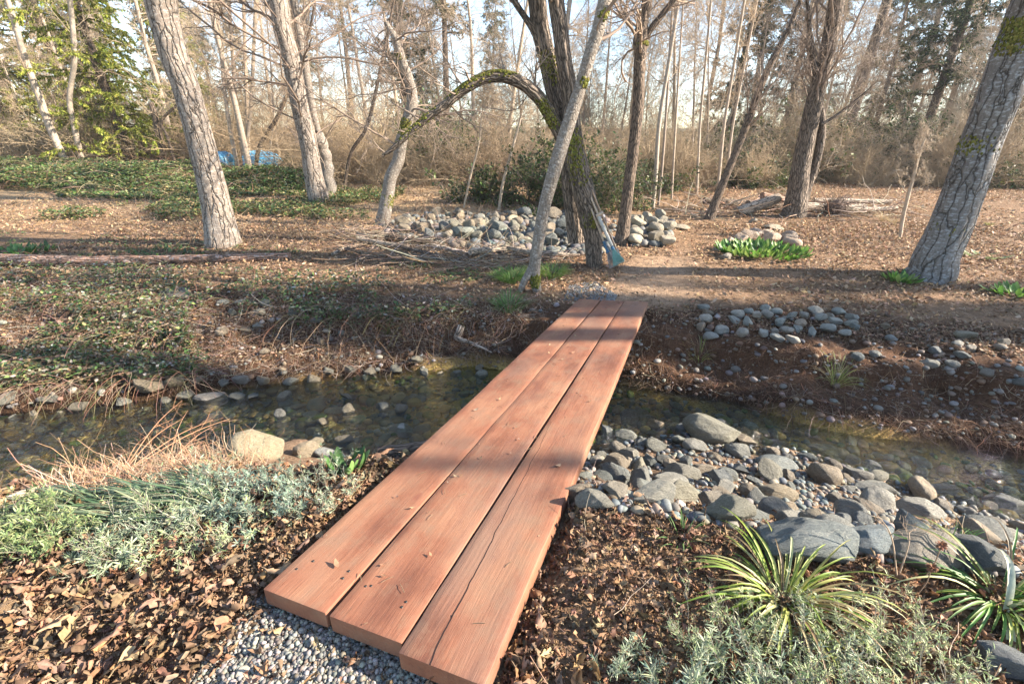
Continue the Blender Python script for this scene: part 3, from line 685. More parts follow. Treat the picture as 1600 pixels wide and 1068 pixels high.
a4_ = scatter_rocks(poly_pts(HEAP, 900, g), g.gamma(4, .038, 900).clip(.08, .40), (heap_where, 'stone at the', .16, .26), 'stones of the cobble heap', [tuple(v * .82 for v in c_) for c_ in GREYS] + [(.17, .14, .105), (.19, .16, .12)], 4, lift=lf, sink=.18, flat=(.6, .9), cap=70)
HEAP2 = [(985, 345), (1050, 345), (1046, 385), (985, 385)]
a5_ = scatter_rocks(poly_pts(HEAP2, 200, g), g.uniform(.14, .34, 200), 'light stone of the short cobble heap right of the tool-bearing tree', 'stones right of the tool-bearing tree', [(.27, .24, .19), (.23, .215, .18), (.29, .26, .21)], 5, lift=lf, sink=.1, flat=(.6, .9), cap=16)
LB = [(340, 470), (560, 470), (600, 520), (430, 560), (330, 530)]
a6_ = scatter_rocks(poly_pts(LB, 200, g), g.uniform(.06, .16, 200), 'cobble showing through the brambles on the left far bank', 'cobbles in the left far bank', GREYS, 6, cap=14)
EDGE = [(0, 615), (120, 620), (330, 590), (620, 568), (760, 570), (760, 585), (620, 590), (400, 610), (200, 640), (0, 660)]
a7_ = scatter_rocks(poly_pts(EDGE, 300, g), g.uniform(.06, .20, 300), (edge_where, 'wet stone', .09, .15), 'stones along the far water edge', [(.17, .155, .12), (.14, .145, .13), (.21, .19, .15)], 7, flat=(.4, .6), cap=24)
RING = [(1128, 384), (1160, 366), (1225, 366), (1246, 380), (1240, 388), (1215, 380), (1170, 376), (1140, 388)]
a8_ = scatter_rocks(poly_pts(RING, 80, g), g.uniform(.22, .40, 80), 'pale stone in the ring behind the green plants on the leafy flat', 'stones ringing the green plants', [(.36, .28, .22), (.32, .26, .22)], 8, cap=9)
CRK = [(330, 630), (700, 585), (690, 640), (560, 700), (450, 690), (300, 660)]
a9_ = scatter_rocks(poly_pts(CRK, 120, g), g.uniform(.06, .19, 120), (edge_where2, 'stone', .09, .15), 'stones in the creek', [(.085, .09, .085), (.12, .125, .12), (.13, .115, .085)], 9, lift=lambda x, y: max(0., WZ - float(H(x, y))) - .022, sink=.4, flat=(.35, .7), cap=11)
# stones too small and many to count
def small_stones(name, pts, size, cols, seed, sub=1, sink=.2, flat=.65, extra=None, up=0.):
    g = np.random.default_rng(seed); n = len(pts); mb = MB()
    s_ = np.asarray(size(g, n)) if callable(size) else size
    for k in range(4):
        V, F = rockV(sub, 700 + seed + k); idx = np.arange(n) % 4 == k; P = pts[idx].copy(); ss_ = s_[idx]
        sc3 = np.stack([ss_ / 2, ss_ / 2 * g.uniform(.6, .95, len(ss_)), ss_ / 2 * g.uniform(flat * .7, flat * 1.2, len(ss_))], -1)
        P[:, 2] += sc3[:, 2] * (1 - 2 * sink) + up
        Mx = rotz(g.uniform(0, 6.28, len(P))) @ rotx(g.normal(size=len(P)) * .3)
        scat(mb, V, F, P, Mx, sc3, pick(g, cols, len(P), .2))
    return tag(mb.build(name, M['stone_small']), kind='stuff')
pts = poly_pts(BAR, 4600, g); small_stones('pebbles', pts, lambda g, n: g.gamma(3, .010, n).clip(.008, .07), GREYS + [(.33, .25, .17), (.36, .32, .27), (.24, .17, .11)], 21)
HEAPB = [(590, 356), (640, 336), (900, 330), (960, 345), (960, 395), (880, 402), (700, 388), (600, 372)]
pts = np.concatenate([poly_pts(HEAPB, 2300, g), poly_pts(HEAP2, 450, g)]); small_stones('heap_pebbles', pts, lambda g, n: g.gamma(4, .027, n).clip(.04, .24), [tuple(v * .75 for v in c_) for c_ in GREYS] + [(.16, .13, .095), (.14, .115, .08)], 22)
bedp = []
while sum(map(len, bedp)) < 5200:
    x = g.uniform(-8, 8, 4000); y = g.uniform(1, 5.2, 4000); k = (y > np.interp(x, *NW) - .1) & (y < np.interp(x, *FW) + .1) & (H(x, y) < WZ - .045); bedp.append(np.stack([x[k], y[k], H(x[k], y[k])], -1))
bedp = np.concatenate(bedp); bw = fb(bedp[:, 0], bedp[:, 1], 0, 88)
small_stones('creek_bed_stones', bedp, lambda g, n: np.minimum(g.gamma(2.4, .027, n).clip(.015, .22), 2.2 * (WZ - bedp[:, 2])), [(.34, .24, .10), (.22, .18, .10), (.38, .28, .13), (.15, .15, .10), (.14, .19, .04), (.22, .22, .18)], 23, flat=.5)
BANKS = [(0, 450), (880, 470), (1010, 480), (1600, 520), (1600, 700), (1300, 665), (980, 600), (740, 570), (300, 600), (0, 640)]
small_stones('bank_stones', poly_pts(BANKS, 1900, g), lambda g, n: g.gamma(2.5, .014, n).clip(.012, .09), [(.20, .18, .15), (.16, .15, .13), (.22, .16, .11), (.25, .23, .2), (.17, .11, .07)], 24)
GRV = [(300, 1068), (345, 1000), (430, 925), (520, 975), (640, 1030), (700, 1075), (690, 1068)]
gp = poly_pts([(280, 1090), (340, 1000), (400, 935), (470, 925), (700, 1000), (760, 1090)], 11000, g)
small_stones('gravel', gp, lambda g, n: g.gamma(4, .0023, n).clip(.004, .02), [(.20, .19, .165), (.25, .235, .205), (.14, .135, .125), (.30, .275, .23), (.18, .145, .11)], 25, sub=0, flat=.8, sink=-.1)
small_stones('far_gravel', poly_pts([(880, 470), (890, 445), (930, 440), (965, 462), (960, 472)], 3500, g), lambda g, n: g.uniform(.007, .018, n), [(.22, .22, .21), (.16, .16, .16), (.29, .28, .26)], 26, sub=0, flat=.8, sink=-.1)
for q, (px, py, wd_) in enumerate([(380, 1052, 24), (403, 1046, 18), (447, 1022, 16), (437, 1036, 14)]):
    P = G(px, py); r = wd_ * depth(P) / FPX / 2; o = rock_mesh(3, 900 + q)
    place_rock(o, (P[0], P[1], P[2] + r * .3), (r, r * .8, r * .45), (0, 0, q), (.62, .60, .55), ('white flat pebble lying in the gravel, largest and leftmost', 'white pebble touching the largest white pebble in the gravel', 'white pebble in the gravel nearest the footbridge', 'small white pebble between the others in the gravel')[q])
# ================================================================== trees
def bark_tube(path, rad, k, nring, g, rough=.08, flare=0., ridge=0.):
    P, R = cat(path, nring, rad)
    P = P + .25 * np.mean(rad) * np.stack([vn(np.arange(nring) * .12, 3.1 + g.random() * 9, 0, 61), vn(np.arange(nring) * .12, 9.1 + g.random() * 9, 0, 62), 0 * R], -1) * sst(0, 6, np.arange(nring))[:, None]
    V, F, rest = tubes(P[None], R[None], k, ref=(0, 1, 0))
    V = V.reshape(nring, k, 3); rs = rest.reshape(nring, k, 3); cen = P[:, None]
    th = np.arange(k) * 2 * np.pi / k; s_ = rs[:, :, 2]
    lob = rough * fb(np.cos(th)[None] * 1.3 + 0 * s_, np.sin(th)[None] * 1.3, s_ * 1.5, 63)
    if ridge: lob = lob + ridge * (1 - 2 * abs(vn(np.cos(th)[None] * 4 + 0 * s_, np.sin(th)[None] * 4, s_ * 1.4, 64)))
    if flare:
        h0 = (s_ - s_[0, 0]); lob = lob + flare * np.exp(-h0 / (2.0 * rad[0])) * (.75 + .9 * np.maximum(0, vn(np.cos(th)[None] * 1.7 + 0 * s_, np.sin(th)[None] * 1.7, 0, 65)))
    V = cen + (V - cen) * (1 + lob)[..., None]
    return V.reshape(-1, 3), F, rest, P, R
def px_path(pts, Y, lean=0.):
    """pixel way-points [(px,py,width px)] on an upright plane at distance Y -> world centre line and radii"""
    P = []; R = []
    for q, (px, py, w_) in enumerate(pts):
        p = AT(px, py, Y + lean * q); P.append(p); R.append(w_ * depth(p) / FPX / 2 * .86)
    return np.array(P), np.array(R)
def extend(P, R, hgt, g, bend=.15, tip=.12, n=4):
    d = unit(P[-1] - P[-2]); st = hgt / n; P = list(P); R = list(R); r0 = R[-1]
    for q in range(n):
        d = unit(d + g.normal(size=3) * bend * .5 + np.array([0, 0, .12])); P.append(P[-1] + d * st); R.append(r0 * (1 - (1 - tip) * (q + 1) / n))
    return np.array(P), np.array(R)
def sink_base(P, R):
    z = float(H(P[0][0], P[0][1])); d = unit(P[1] - P[0]); Q = P[0] - d * .15; Q[2] = min(Q[2], z - .12)
    return np.concatenate([Q[None], P]), np.concatenate([R[:1], R])
def branches(mbr, P, R, g, m1, l1, t0=.3, m2=8, m3=6, m4=0, up=.10, rmin=.004, ang=(.6, 1.2), k=4, wander=.16):
    b1, r1 = spawn(P[None], R[None], m1, g, t0, .98, ang, l1, .4, 9, wander, up, .30, .2, rmin * 2, .45)
    r1 = np.minimum(r1, .010 + .006 * l1) * g.uniform(.45, 1, (len(r1), 1))
    V, F, rs = tubes(b1, r1, k + 1); mbr.add(V, [F], rest=rs)
    b2, r2 = spawn(b1, r1, m2, g, .15, 1., (.5, 1.1), l1 * .42, .4, 7, wander * 1.25, up * .6, .6, .25, rmin, .5)
    V, F, rs = tubes(b2, r2, k); mbr.add(V, [F], rest=rs)
    b3, r3 = spawn(b2, r2, m3, g, .15, 1., (.4, 1.1), l1 * .19, .4, 5, wander * 1.5, up * .5, .6, .4, rmin * .7, .4)
    V, F, rs = tubes(b3, r3, 3); mbr.add(V, [F], rest=rs)
    if m4:
        b4, r4 = spawn(b3, r3, m4, g, .2, 1., (.4, 1.), l1 * .085, .4, 4, wander * 1.6, .04, .7, .5, rmin * .6, .3)
        V, F, rs = tubes(b4, r4, 3); mbr.add(V, [F], rest=rs)
def moss_on(P, R, at, length, g, side=None, n=500, col=((.17, .17, .035), (.22, .20, .055), (.11, .11, .025))):
    """mossy tufts on a stretch of trunk; side = preferred direction"""
    t = np.clip(at + length * (g.random(n) - .5) * (g.random(n) ** .3), 0, 1) * (len(P) - 1 - 1e-6); i = t.astype(int); f = (t - i)[:, None]
    c = P[i] * (1 - f) + P[i + 1] * f; r = R[i] * (1 - f[:, 0]) + R[i + 1] * f[:, 0]; tg = unit(P[i + 1] - P[i])
    rv = g.normal(size=(n, 3)) * .8 + (np.array(side) * 1.3 if side is not None else 0)
    nr = unit(rv - (rv * tg).sum(1, keepdims=True) * tg)
    pos = c + nr * r[:, None] * g.uniform(.98, 1.05, n)[:, None]
    V, F = ICO[0]; a = unit(np.cross(nr, tg)); Mx = np.stack([a, tg, nr], -1)
    mb = MB(); sz = g.uniform(.006, .017, n); scat(mb, V, F, pos, Mx, np.stack([sz, sz * 1.5, sz * .7], -1), pick(g, col, n, .25)); return mb
def tree(name, label, base, trunks, bark, g, group=None, br_=None, moss=(), rough=.06, ridge=0., flare=.22, kk=28, twig='twig_dark', category='tree'):
    """trunks: list of (P,R,nring,flare?) ; br_: list of (P,R,dict)"""
    root = empty(name, base, label, category, group)
    fin = []
    for q, (P, R, nr) in enumerate(trunks):
        V, F, rs, P2, R2 = bark_tube(P, R, kk if q == 0 else max(14, kk - 8), nr, g, rough, flare if q == 0 else 0., ridge)
        MB().add(V, [F], rest=rs).build('trunk' if q == 0 else 'limb', M[bark], root, loc=base); fin.append((P2, R2))
    if br_:
        mbr = MB()
        for (q, kw) in br_:
            P2, R2 = fin[q]; branches(mbr, P2, R2, g, **kw)
        mbr.build('crown', M[twig], root, loc=base)
    for (q, at, ln_, side, n) in moss:
        P2, R2 = fin[q]; moss_on(P2, R2, at, ln_, g, side, n).build('moss', M['moss'], root, loc=base)
    return root

gg = np.random.default_rng(202)
MAIN = []
def main_tree(name, label, pts, Y, bark, ext, br_=None, extra=(), **kw):
    g = np.random.default_rng(len(MAIN) + 300)
    P, R = px_path(pts, Y); P[0][2] = float(H(P[0][0], P[0][1])); base = tuple(P[0])
    tr = []
    P1, R1 = extend(P, R, ext, g) if ext else (P, R)
    P1, R1 = sink_base(P1, R1); tr.append((P1, R1, 140))
    for (pts2, Y2, ext2, nr) in extra:
        Pe, Re = px_path(pts2, Y2) if not callable(pts2) else pts2()
        if ext2: Pe, Re = extend(Pe, Re, ext2, g)
        tr.append((Pe, Re, nr))
    MAIN.append((P[0][0], P[0][1])); return tree(name, label, base, tr, bark, g, br_=br_, **kw)
YB = lambda px, py: float(G(px, py)[1])
# left big leaning cottonwood
main_tree('cottonwood_tree', 'big grey furrowed trunk leaning left, rising behind the long fallen log',
  [(350, 384, 52), (338, 320, 45), (303, 190, 42), (277, 100, 44), (252, 0, 50), (236, -70, 54)], YB(350, 384), 'bark_big', 8,
  [(0, dict(m1=26, l1=3.2, t0=.55, m2=8, m3=6))], rough=.05, ridge=.025, kk=40, flare=.25)
main_tree('cottonwood_tree', 'straight sunlit grey trunk with a cut stub tree right against it',
  [(497, 320, 34), (486, 250, 29), (467, 160, 30), (447, 60, 31), (432, 0, 32), (420, -60, 33)], YB(497, 320), 'bark_big', 8,
  [(0, dict(m1=40, l1=3.6, t0=.22, m2=9, m3=6, ang=(.9, 1.5), up=.03))], rough=.05, ridge=.02, kk=32, flare=.3)
main_tree('stub_topped_tree', 'short grey tree with a sawn knob, touching the straight sunlit trunk on its right',
  [(516, 310, 22), (511, 260, 19), (500, 222, 22), (495, 208, 19)], YB(516, 310), 'bark_smooth', 0,
  [(0, dict(m1=14, l1=1.6, t0=.4, m2=7, m3=5)), (1, dict(m1=14, l1=1.8, t0=.3, m2=7, m3=5))], extra=[([(508, 240, 8), (490, 180, 13), (474, 90, 14), (458, 0, 14)], YB(516, 310), 5, 60)])
main_tree('crooked_tree', 'crooked mossy tree with a broken top, standing at the left end of the cobble heap',
  [(597, 352, 25), (604, 310, 22), (622, 245, 21), (641, 175, 20), (638, 125, 18), (622, 70, 15), (604, 34, 9)], YB(597, 352), 'bark_smooth', 0,
  [(0, dict(m1=20, l1=2.4, t0=.45, m2=9, m3=7, ang=(.9, 1.6), up=.02))], moss=[(0, .52, .06, (0, -1, 0), 420), (0, .28, .06, (1, -.5, 0), 160), (0, .80, .03, (-.5, -1, 0), 60)], kk=26)
YT5 = YB(928, 416)
def arch():
    pts = [(884, 232, 20), (876, 212, 24), (862, 186, 24), (845, 158, 23), (820, 134, 22), (790, 121, 21), (760, 122, 19), (730, 137, 17), (700, 160, 15), (670, 182, 13), (640, 208, 11), (615, 232, 9), (598, 243, 5)]
    P = []; R = []
    for q, (a, b, w_) in enumerate(pts):
        p = AT(a, b, YT5 + .1 - .03 * q); P.append(p); R.append(w_ * depth(p) / FPX / 2 * .86)
    return np.array(P), np.array(R)
main_tree('arching_tree', 'big twin-stemmed mossy tree beyond the bridge with one limb bowed into an arch',
  [(929, 416, 27), (927, 385, 29), (921, 345, 36), (911, 300, 40), (900, 240, 34), (893, 190, 30), (889, 140, 29), (878, 70, 28), (867, 0, 29), (860, -50, 30)], YT5, 'bark_ridge', 7,
  [(0, dict(m1=16, l1=2.8, t0=.6, m2=8, m3=6)), (1, dict(m1=16, l1=2.8, t0=.5, m2=8, m3=6)), (2, dict(m1=13, l1=1.0, t0=.15, m2=6, m3=5, ang=(.9, 1.5), up=.06)), (3, dict(m1=12, l1=1.6, t0=.2, m2=7, m3=5))],
  extra=[([(901, 378, 32), (897, 330, 34), (893, 280, 38), (886, 215, 42), (871, 150, 36), (853, 80, 33), (838, 0, 33), (828, -60, 32)], YT5 + .35, 7, 120), (arch, 0, 0, 120),
         ([(866, 105, 10), (850, 82, 14), (832, 45, 12), (812, 15, 10), (795, -12, 10)], YT5 + .3, 4, 50)],
  moss=[(0, .36, .12, (-.3, -1, 0), 420), (0, .22, .05, (.2, -1, 0), 150), (2, .52, .30, (0, -.3, 1.4), 900), (2, .2, .15, (-.6, -1, .2), 300), (2, .8, .2, (0, -.3, 1), 150), (1, .42, .08, (-.3, -1, 0), 200)], ridge=.05, rough=.07, kk=40, flare=.25)
YT4 = YB(834, 455)
main_tree('leaning_alder', 'slim pale trunk leaning right with a forked root, in green grass by the bridge',
  [(838, 458, 16), (835, 425, 21), (838, 390, 21), (849, 330, 22), (867, 262, 25), (890, 190, 24), (910, 128, 22), (926, 72, 23), (945, 0, 25), (960, -60, 26)], YT4, 'bark_smooth', 6,
  [(0, dict(m1=16, l1=2.4, t0=.55, m2=8, m3=6))], extra=[([(812, 455, 10), (820, 438, 13), (829, 422, 15), (835, 405, 14)], YT4 - .02, 0, 24)],
  moss=[(0, .115, .05, (0, -1, 0), 260), (0, .50, .02, (.8, -1, 0), 60), (0, .62, .02, (.5, -1, 0), 60)], kk=30, rough=.05, flare=.15)
main_tree('forked_tree', 'slim straight trunk right of the tool-bearing tree, forking near the top of the picture',
  [(970, 380, 25), (977, 330, 21), (986, 250, 20), (996, 165, 20), (1000, 90, 21), (1002, 66, 27), (1006, 30, 20), (1011, 0, 20), (1018, -60, 20)], YB(970, 380), 'bark_brown', 6,
  [(0, dict(m1=22, l1=2.4, t0=.35, m2=8, m3=6)), (1, dict(m1=10, l1=1.8, t0=.2, m2=7, m3=6))], extra=[([(1003, 72, 10), (1018, 45, 12), (1036, 22, 11), (1060, -12, 10)], YB(970, 380), 5, 40)],
  moss=[(0, .44, .03, (.8, -1, 0), 120)], kk=26, flare=.35)
main_tree('brown_leaning_tree', 'thin dark-brown tree leaning right over the driftwood, left of the twin sunlit trunks',
  [(1108, 342, 18), (1120, 310, 15), (1143, 255, 13), (1165, 200, 13), (1195, 120, 12), (1225, 60, 10), (1236, 36, 8)], YB(1108, 342), 'bark_brown', 4,
  [(0, dict(m1=22, l1=1.9, t0=.3, m2=8, m3=7))], kk=20)
YT8 = YB(1238, 338)
main_tree('twin_trunk_tree', 'tall tree with a thin second trunk, right side lit, in front of the driftwood',
  [(1237, 339, 38), (1244, 300, 32), (1254, 250, 30), (1270, 175, 28), (1290, 90, 26), (1308, 0, 26), (1318, -60, 25)], YT8, 'bark_ridge', 7,
  [(0, dict(m1=26, l1=3.0, t0=.35, m2=8, m3=6)), (1, dict(m1=16, l1=2.0, t0=.4, m2=8, m3=7)), (2, dict(m1=14, l1=1.6, t0=.1, m2=8, m3=7))],
  extra=[([(1250, 341, 15), (1262, 295, 14), (1276, 250, 14), (1284, 205, 14), (1281, 165, 13), (1276, 130, 10)], YT8, 3, 70), ([(1283, 195, 5), (1310, 178, 5), (1340, 155, 4), (1372, 125, 2)], YT8 - .2, 0, 30)], kk=30, ridge=.03)
main_tree('cottonwood_tree', 'thick dark furrowed trunk leaning right with moss patches, at the right edge',
  [(1448, 434, 66), (1462, 400, 62), (1492, 330, 60), (1535, 222, 60), (1573, 118, 62), (1606, 25, 66), (1630, -50, 70)], YB(1448, 434), 'bark_blue', 8,
  [(0, dict(m1=22, l1=3.4, t0=.55, m2=8, m3=6))], moss=[(0, .515, .07, (-1.1, -.9, 0), 800), (0, .36, .03, (-1.3, -.5, 0), 140), (0, .24, .03, (-1, -.8, 0), 90)], ridge=.03, rough=.05, kk=44, flare=.22)

# slender trees that can be told apart
def slim(name, label, pts, Y, ext, bark='bark_far', m1=20, l1=1.6, twig='twig', t0=.3, group='slender trees of the woods', kk=10):
    g = np.random.default_rng(int(pts[0][0] * 7 + pts[0][1])); P, R = px_path(pts, Y); P[0][2] = float(H(P[0][0], P[0][1])) - .05
    if ext: P, R = extend(P, R, ext, g)
    base = tuple(P[0]); root = empty(name, base, label, 'tree', group)
    V, F, rs, P2, R2 = bark_tube(P, R, kk, 50, g, .08); MB().add(V, [F], rest=rs).build('trunk', M[bark], root, loc=base)
    mbr = MB(); branches(mbr, P2, R2, g, m1, l1, t0, 8, 7, rmin=.005); mbr.build('crown', M[twig], root, loc=base); return root
slim('pale_tree', 'pale leaning trunk with a forked top at the far left, above the brambles', [(106, 252, 12), (80, 205, 12), (60, 150, 11), (38, 90, 10), (18, 20, 9)], 22, 4)
slim('pale_tree', 'pale crooked upright trunk right beside the leaning pale trunk at far left', [(124, 248, 9), (116, 200, 9), (108, 155, 8), (116, 90, 8), (110, 0, 8)], 22.5, 4)
slim('dark_snag', 'short dark trunk in front of the yellow-green conifer', [(250, 240, 11), (246, 195, 12), (235, 160, 8)], 23, 0, 'bark_brown', 8, 1.2)
slim('dark_snag', 'thin dark stem forking off beside the short dark trunk at left', [(273, 252, 5), (262, 215, 5), (252, 190, 5), (275, 165, 4)], 22.8, 1, 'bark_brown', 8, 1.2)
for q, (a, b, c_, lab) in enumerate([(372, 352, 336, 'leftmost of the clump of pale stems behind the blue tarp'), (384, 368, 356, 'second stem from the left in the clump behind the blue tarp'), (380, 393, 400, 'third stem in the clump behind the blue tarp, leaning right'), (389, 385, 380, 'rightmost pale stem of the clump beside the blue tarp')]):
    slim('pale_tree', lab, [(a, 264, 7), ((a + b) / 2, 215, 7), (b, 150, 6), ((b + c_) / 2, 70, 6), (c_, -10, 6)], 23.5 + q * .4, 3, 'bark_far', 18)
slim('curved_tree', 'dark curved branch-like tree sweeping right beside the blue tarp', [(394, 262, 6), (405, 230, 7), (432, 185, 7), (452, 140, 6), (480, 60, 5)], 20, 2, 'bark_brown', 18, 1.6, 'twig_dark')
slim('young_tree', 'thin curved dark tree rising behind the crooked mossy tree on its left', [(533, 280, 5), (548, 240, 6), (572, 200, 6), (590, 130, 6), (604, 60, 5)], 16, 3, 'bark_brown', 22, 1.7, 'twig_dark')
slim('young_tree', 'slim bare sapling behind the cobble heap, below the arch on the left', [(724, 322, 4), (735, 275, 4), (748, 225, 3), (752, 190, 3)], 13.2, 1, 'bark_far', 14, .9)
slim('young_tree', 'pale bare sapling behind the cobble heap, below the arch on the right', [(779, 326, 6), (786, 285, 5), (800, 235, 5), (812, 190, 4)], 13, 1, 'bark_far', 14, .9)
for q, (x0, x1, x2, y0, w_, lab) in enumerate([(1018, 1030, 1062, 338, 8, 'orange-tan thin trunk right of the forked tree'), (1027, 1040, 1052, 332, 5, 'very thin pale stem touching the orange-tan trunk'), (1046, 1056, 1068, 336, 4, 'straight thin sapling by the far creek'),
   (1086, 1094, 1112, 322, 5, 'thin pale trunk by the far creek left of the brown leaning tree'), (1118, 1132, 1165, 316, 6, 'white slender trunk behind the brown leaning tree'), (1128, 1146, 1185, 312, 5, 'second white slender trunk behind the brown leaning tree, further right')]):
    slim('pale_tree', lab, [(x0, y0, w_), ((x0 + x1) / 2, y0 - 60, w_), (x1, 190, w_ * .9), ((x1 + x2) / 2, 90, w_ * .85), (x2, -10, w_ * .8)], 14.5 + q * .5, 3, 'bark_far', 22, 1.5)
slim('dead_sapling', 'dry upright sapling with broken side stems, between the lone rock and the thick leaning trunk', [(1406, 372, 6), (1414, 325, 6), (1427, 275, 5), (1438, 235, 4), (1446, 215, 2)], YB(1406, 372), 0, 'bark_far', 16, .5, 'twig', .35, None)

# prototypes copied for the woods behind
def proto_bare(seed, hgt, r0, m1, l1, lean=.05, t0=.25, mm=(8, 7)):
    g = np.random.default_rng(seed); n = 7; d = np.array([g.normal() * lean, g.normal() * lean, 1.]); P = [np.zeros(3)]
    for q in range(n): d = unit(d + g.normal(size=3) * .05 + np.array([0, 0, .05])); P.append(P[-1] + d * hgt / n)
    P = np.array(P); P[0, 2] = -.3; R = r0 * (1 - .85 * np.linspace(0, 1, n + 1) ** 1.1)
    root = empty('bare_tree', (0, 0, 0), 'x', 'tree', 'bare trees of the woods behind')
    V, F, rs, P2, R2 = bark_tube(P, R, 9, 40, g, .08); MB().add(V, [F], rest=rs).build('trunk', M['bark_far'], root)
    mbr = MB(); branches(mbr, P2, R2, g, m1, l1, t0, mm[0], mm[1], rmin=.0065, k=3, ang=(.7, 1.35), up=.05, wander=.2); mbr.build('crown', M['twig'], root); return root
def needles(mb, P, R, g, n, ln, cols, droop=.0, wid=.16):
    """short flat sprays of foliage along branch lines P (T,n,3)"""
    T, N, _ = P.shape; q = g.integers(0, T, n); t = g.random(n) ** .8 * (N - 1 - 1e-6); i = t.astype(int); f = (t - i)[:, None]
    c = P[q, i] * (1 - f) + P[q, i + 1] * f; tg = unit(P[q, i + 1] - P[q, i])
    d = unit(tg + g.normal(size=(n, 3)) * .75 + np.array([0, 0, -droop])); side = unit(np.cross(d, g.normal(size=(n, 3)) * .4 + np.array([0, 0, 1.]))); nn = np.cross(side, d)
    Mx = np.stack([d, side, nn], -1)
    V = np.array([[0, 0, 0], [.35, -.5 * wid * 2, .02], [1, 0, -.06], [.35, .5 * wid * 2, .02], [.7, -.2, .0], [.75, .22, 0]]); F = np.array([[0, 1, 2], [0, 2, 3]])
    scat(mb, V[:4], F, c, Mx, ln * g.uniform(.5, 1.2, n), pick(g, cols, n, .3))
def proto_conifer(seed, hgt, r0, cols, l1=2.2, n=26000, dr=.3, t0=.1, name='conifer', leafy=1., nl=.22):
    g = np.random.default_rng(seed); P = np.array([[0, 0, -.3], [g.normal() * .1, g.normal() * .1, hgt * .5], [g.normal() * .2, g.normal() * .2, hgt]]); R = np.array([r0, r0 * .62, .03])
    root = empty(name, (0, 0, 0), 'x', 'tree', 'conifers of the woods behind')
    V, F, rs, P2, R2 = bark_tube(P, R, 9, 30, g, .05); MB().add(V, [F], rest=rs).build('trunk', M['bark_brown'], root)
    b1, r1 = spawn(P2[None], R2[None], 110, g, t0, .99, (1.1, 1.6), l1, .25, 7, .07, .02 - dr * .2, .25, .2, .01, .75)
    b2, r2 = spawn(b1, r1, 7, g, .2, 1., (.5, 1.), l1 * .35, .3, 4, .12, -dr * .3, .5, .3, .006, .5)
    mb = MB(); V, F, rs = tubes(b1, r1, 3); mb.add(V, [F], (.2, .15, .1)); needles(mb, b2, r2, g, n, nl, cols, dr); needles(mb, b1, r1, g, n // 4, nl, cols, dr)
    mb.build('crown', M['needle'], root); return root
def proto_brush(seed, hgt, stems, mat='brush', spread=.6, leaves=0, cols=None, name='bare_bush', gr='bare bushes of the undergrowth'):
    g = np.random.default_rng(seed); root = empty(name, (0, 0, 0), 'x', 'bush', gr); T = stems
    S = np.stack([g.normal(size=T) * spread * .35, g.normal(size=T) * spread * .35, -.1 + 0 * g.random(T)], -1)
    d = unit(np.stack([g.normal(size=T) * spread, g.normal(size=T) * spread, np.ones(T)], -1)); out = [S]; L_ = hgt * g.uniform(.5, 1.1, T)
    for q in range(7): d = unit(d + g.normal(size=(T, 3)) * .16 - np.array([0, 0, .06])); out.append(out[-1] + d * L_[:, None] / 7)
    P = np.stack(out, 1); R = g.uniform(.008, .018, T)[:, None] * np.linspace(1, .3, 8)[None]
    mb = MB(); V, F, rs = tubes(P, R, 4); mb.add(V, [F], rest=rs)
    b2, r2 = spawn(P, R, 9, g, .15, 1., (.4, 1.2), hgt * .32, .4, 6, .25, .03, .6, .3, .004, .4); V, F, rs = tubes(b2, r2, 3); mb.add(V, [F], rest=rs)
    b3, r3 = spawn(b2, r2, 6, g, .15, 1., (.4, 1.2), hgt * .13, .4, 4, .3, .0, .6, .4, .0035, .3); V, F, rs = tubes(b3, r3, 3); mb.add(V, [F], rest=rs)
    mb.build('stems', M[mat], root)
    if leaves:
        ml = MB(); q = g.integers(0, len(b3), leaves); c = b3[q, g.integers(0, 4, leaves)] + g.normal(size=(leaves, 3)) * .03
        V, F = leaf_t(3, 3, .6, .5, .3); scat(ml, V, F, c, rotz(g.uniform(0, 6.28, leaves)) @ roty(g.normal(size=leaves) * .6) @ rotx(g.normal(size=leaves) * .5), g.uniform(.05, .11, leaves), pick(g, cols, leaves, .3))
        ml.build('leaves', M['green'], root)
    return root
BARE = [proto_bare(1, 11, .10, 44, 2.6, t0=.15, mm=(8, 8)), proto_bare(2, 13, .12, 46, 2.9, t0=.2, mm=(8, 8)), proto_bare(3, 9, .06, 44, 2.2, t0=.08, mm=(8, 8)), proto_bare(4, 14, .16, 40, 3.4, t0=.25, mm=(8, 8)), proto_bare(5, 7, .05, 60, 2.0, .12, .05, mm=(8, 8))]
SPARSE = proto_bare(6, 12, .24, 7, 1.3, t0=.3, mm=(3, 2))
YG = [(.46, .47, .09), (.36, .40, .07), (.52, .50, .14), (.20, .25, .05)]; DG = [(.06, .085, .04), (.045, .07, .035), (.09, .115, .05), (.12, .13, .05)]
CONI = [proto_conifer(11, 13, .24, YG, 3.0, 90000, .5, .03, 'yellow_green_conifer', nl=.145), proto_conifer(12, 18, .28, DG, 3.0, 30000, .25, .22), proto_conifer(13, 22, .30, DG, 2.6, 26000, .2, .40), proto_conifer(14, 16, .22, [(.10, .12, .05), (.14, .15, .06), (.07, .09, .04)], 2.6, 26000, .3, .12)]
BR_ = [proto_brush(21, 2.2, 46), proto_brush(22, 1.5, 50, spread=.9), proto_brush(23, 3.2, 40, spread=.5), proto_brush(24, 4.6, 44, spread=.4)]
GB = [(.05, .09, .025), (.08, .12, .03), (.035, .06, .02), (.13, .15, .04)]
LB_ = [proto_brush(31, 2.0, 30, 'twig_dark', .7, 5600, GB, 'evergreen_bush', 'leafy evergreen bushes'), proto_brush(32, 1.3, 34, 'twig_dark', 1.0, 4200, GB, 'evergreen_bush', 'leafy evergreen bushes')]
used = set()
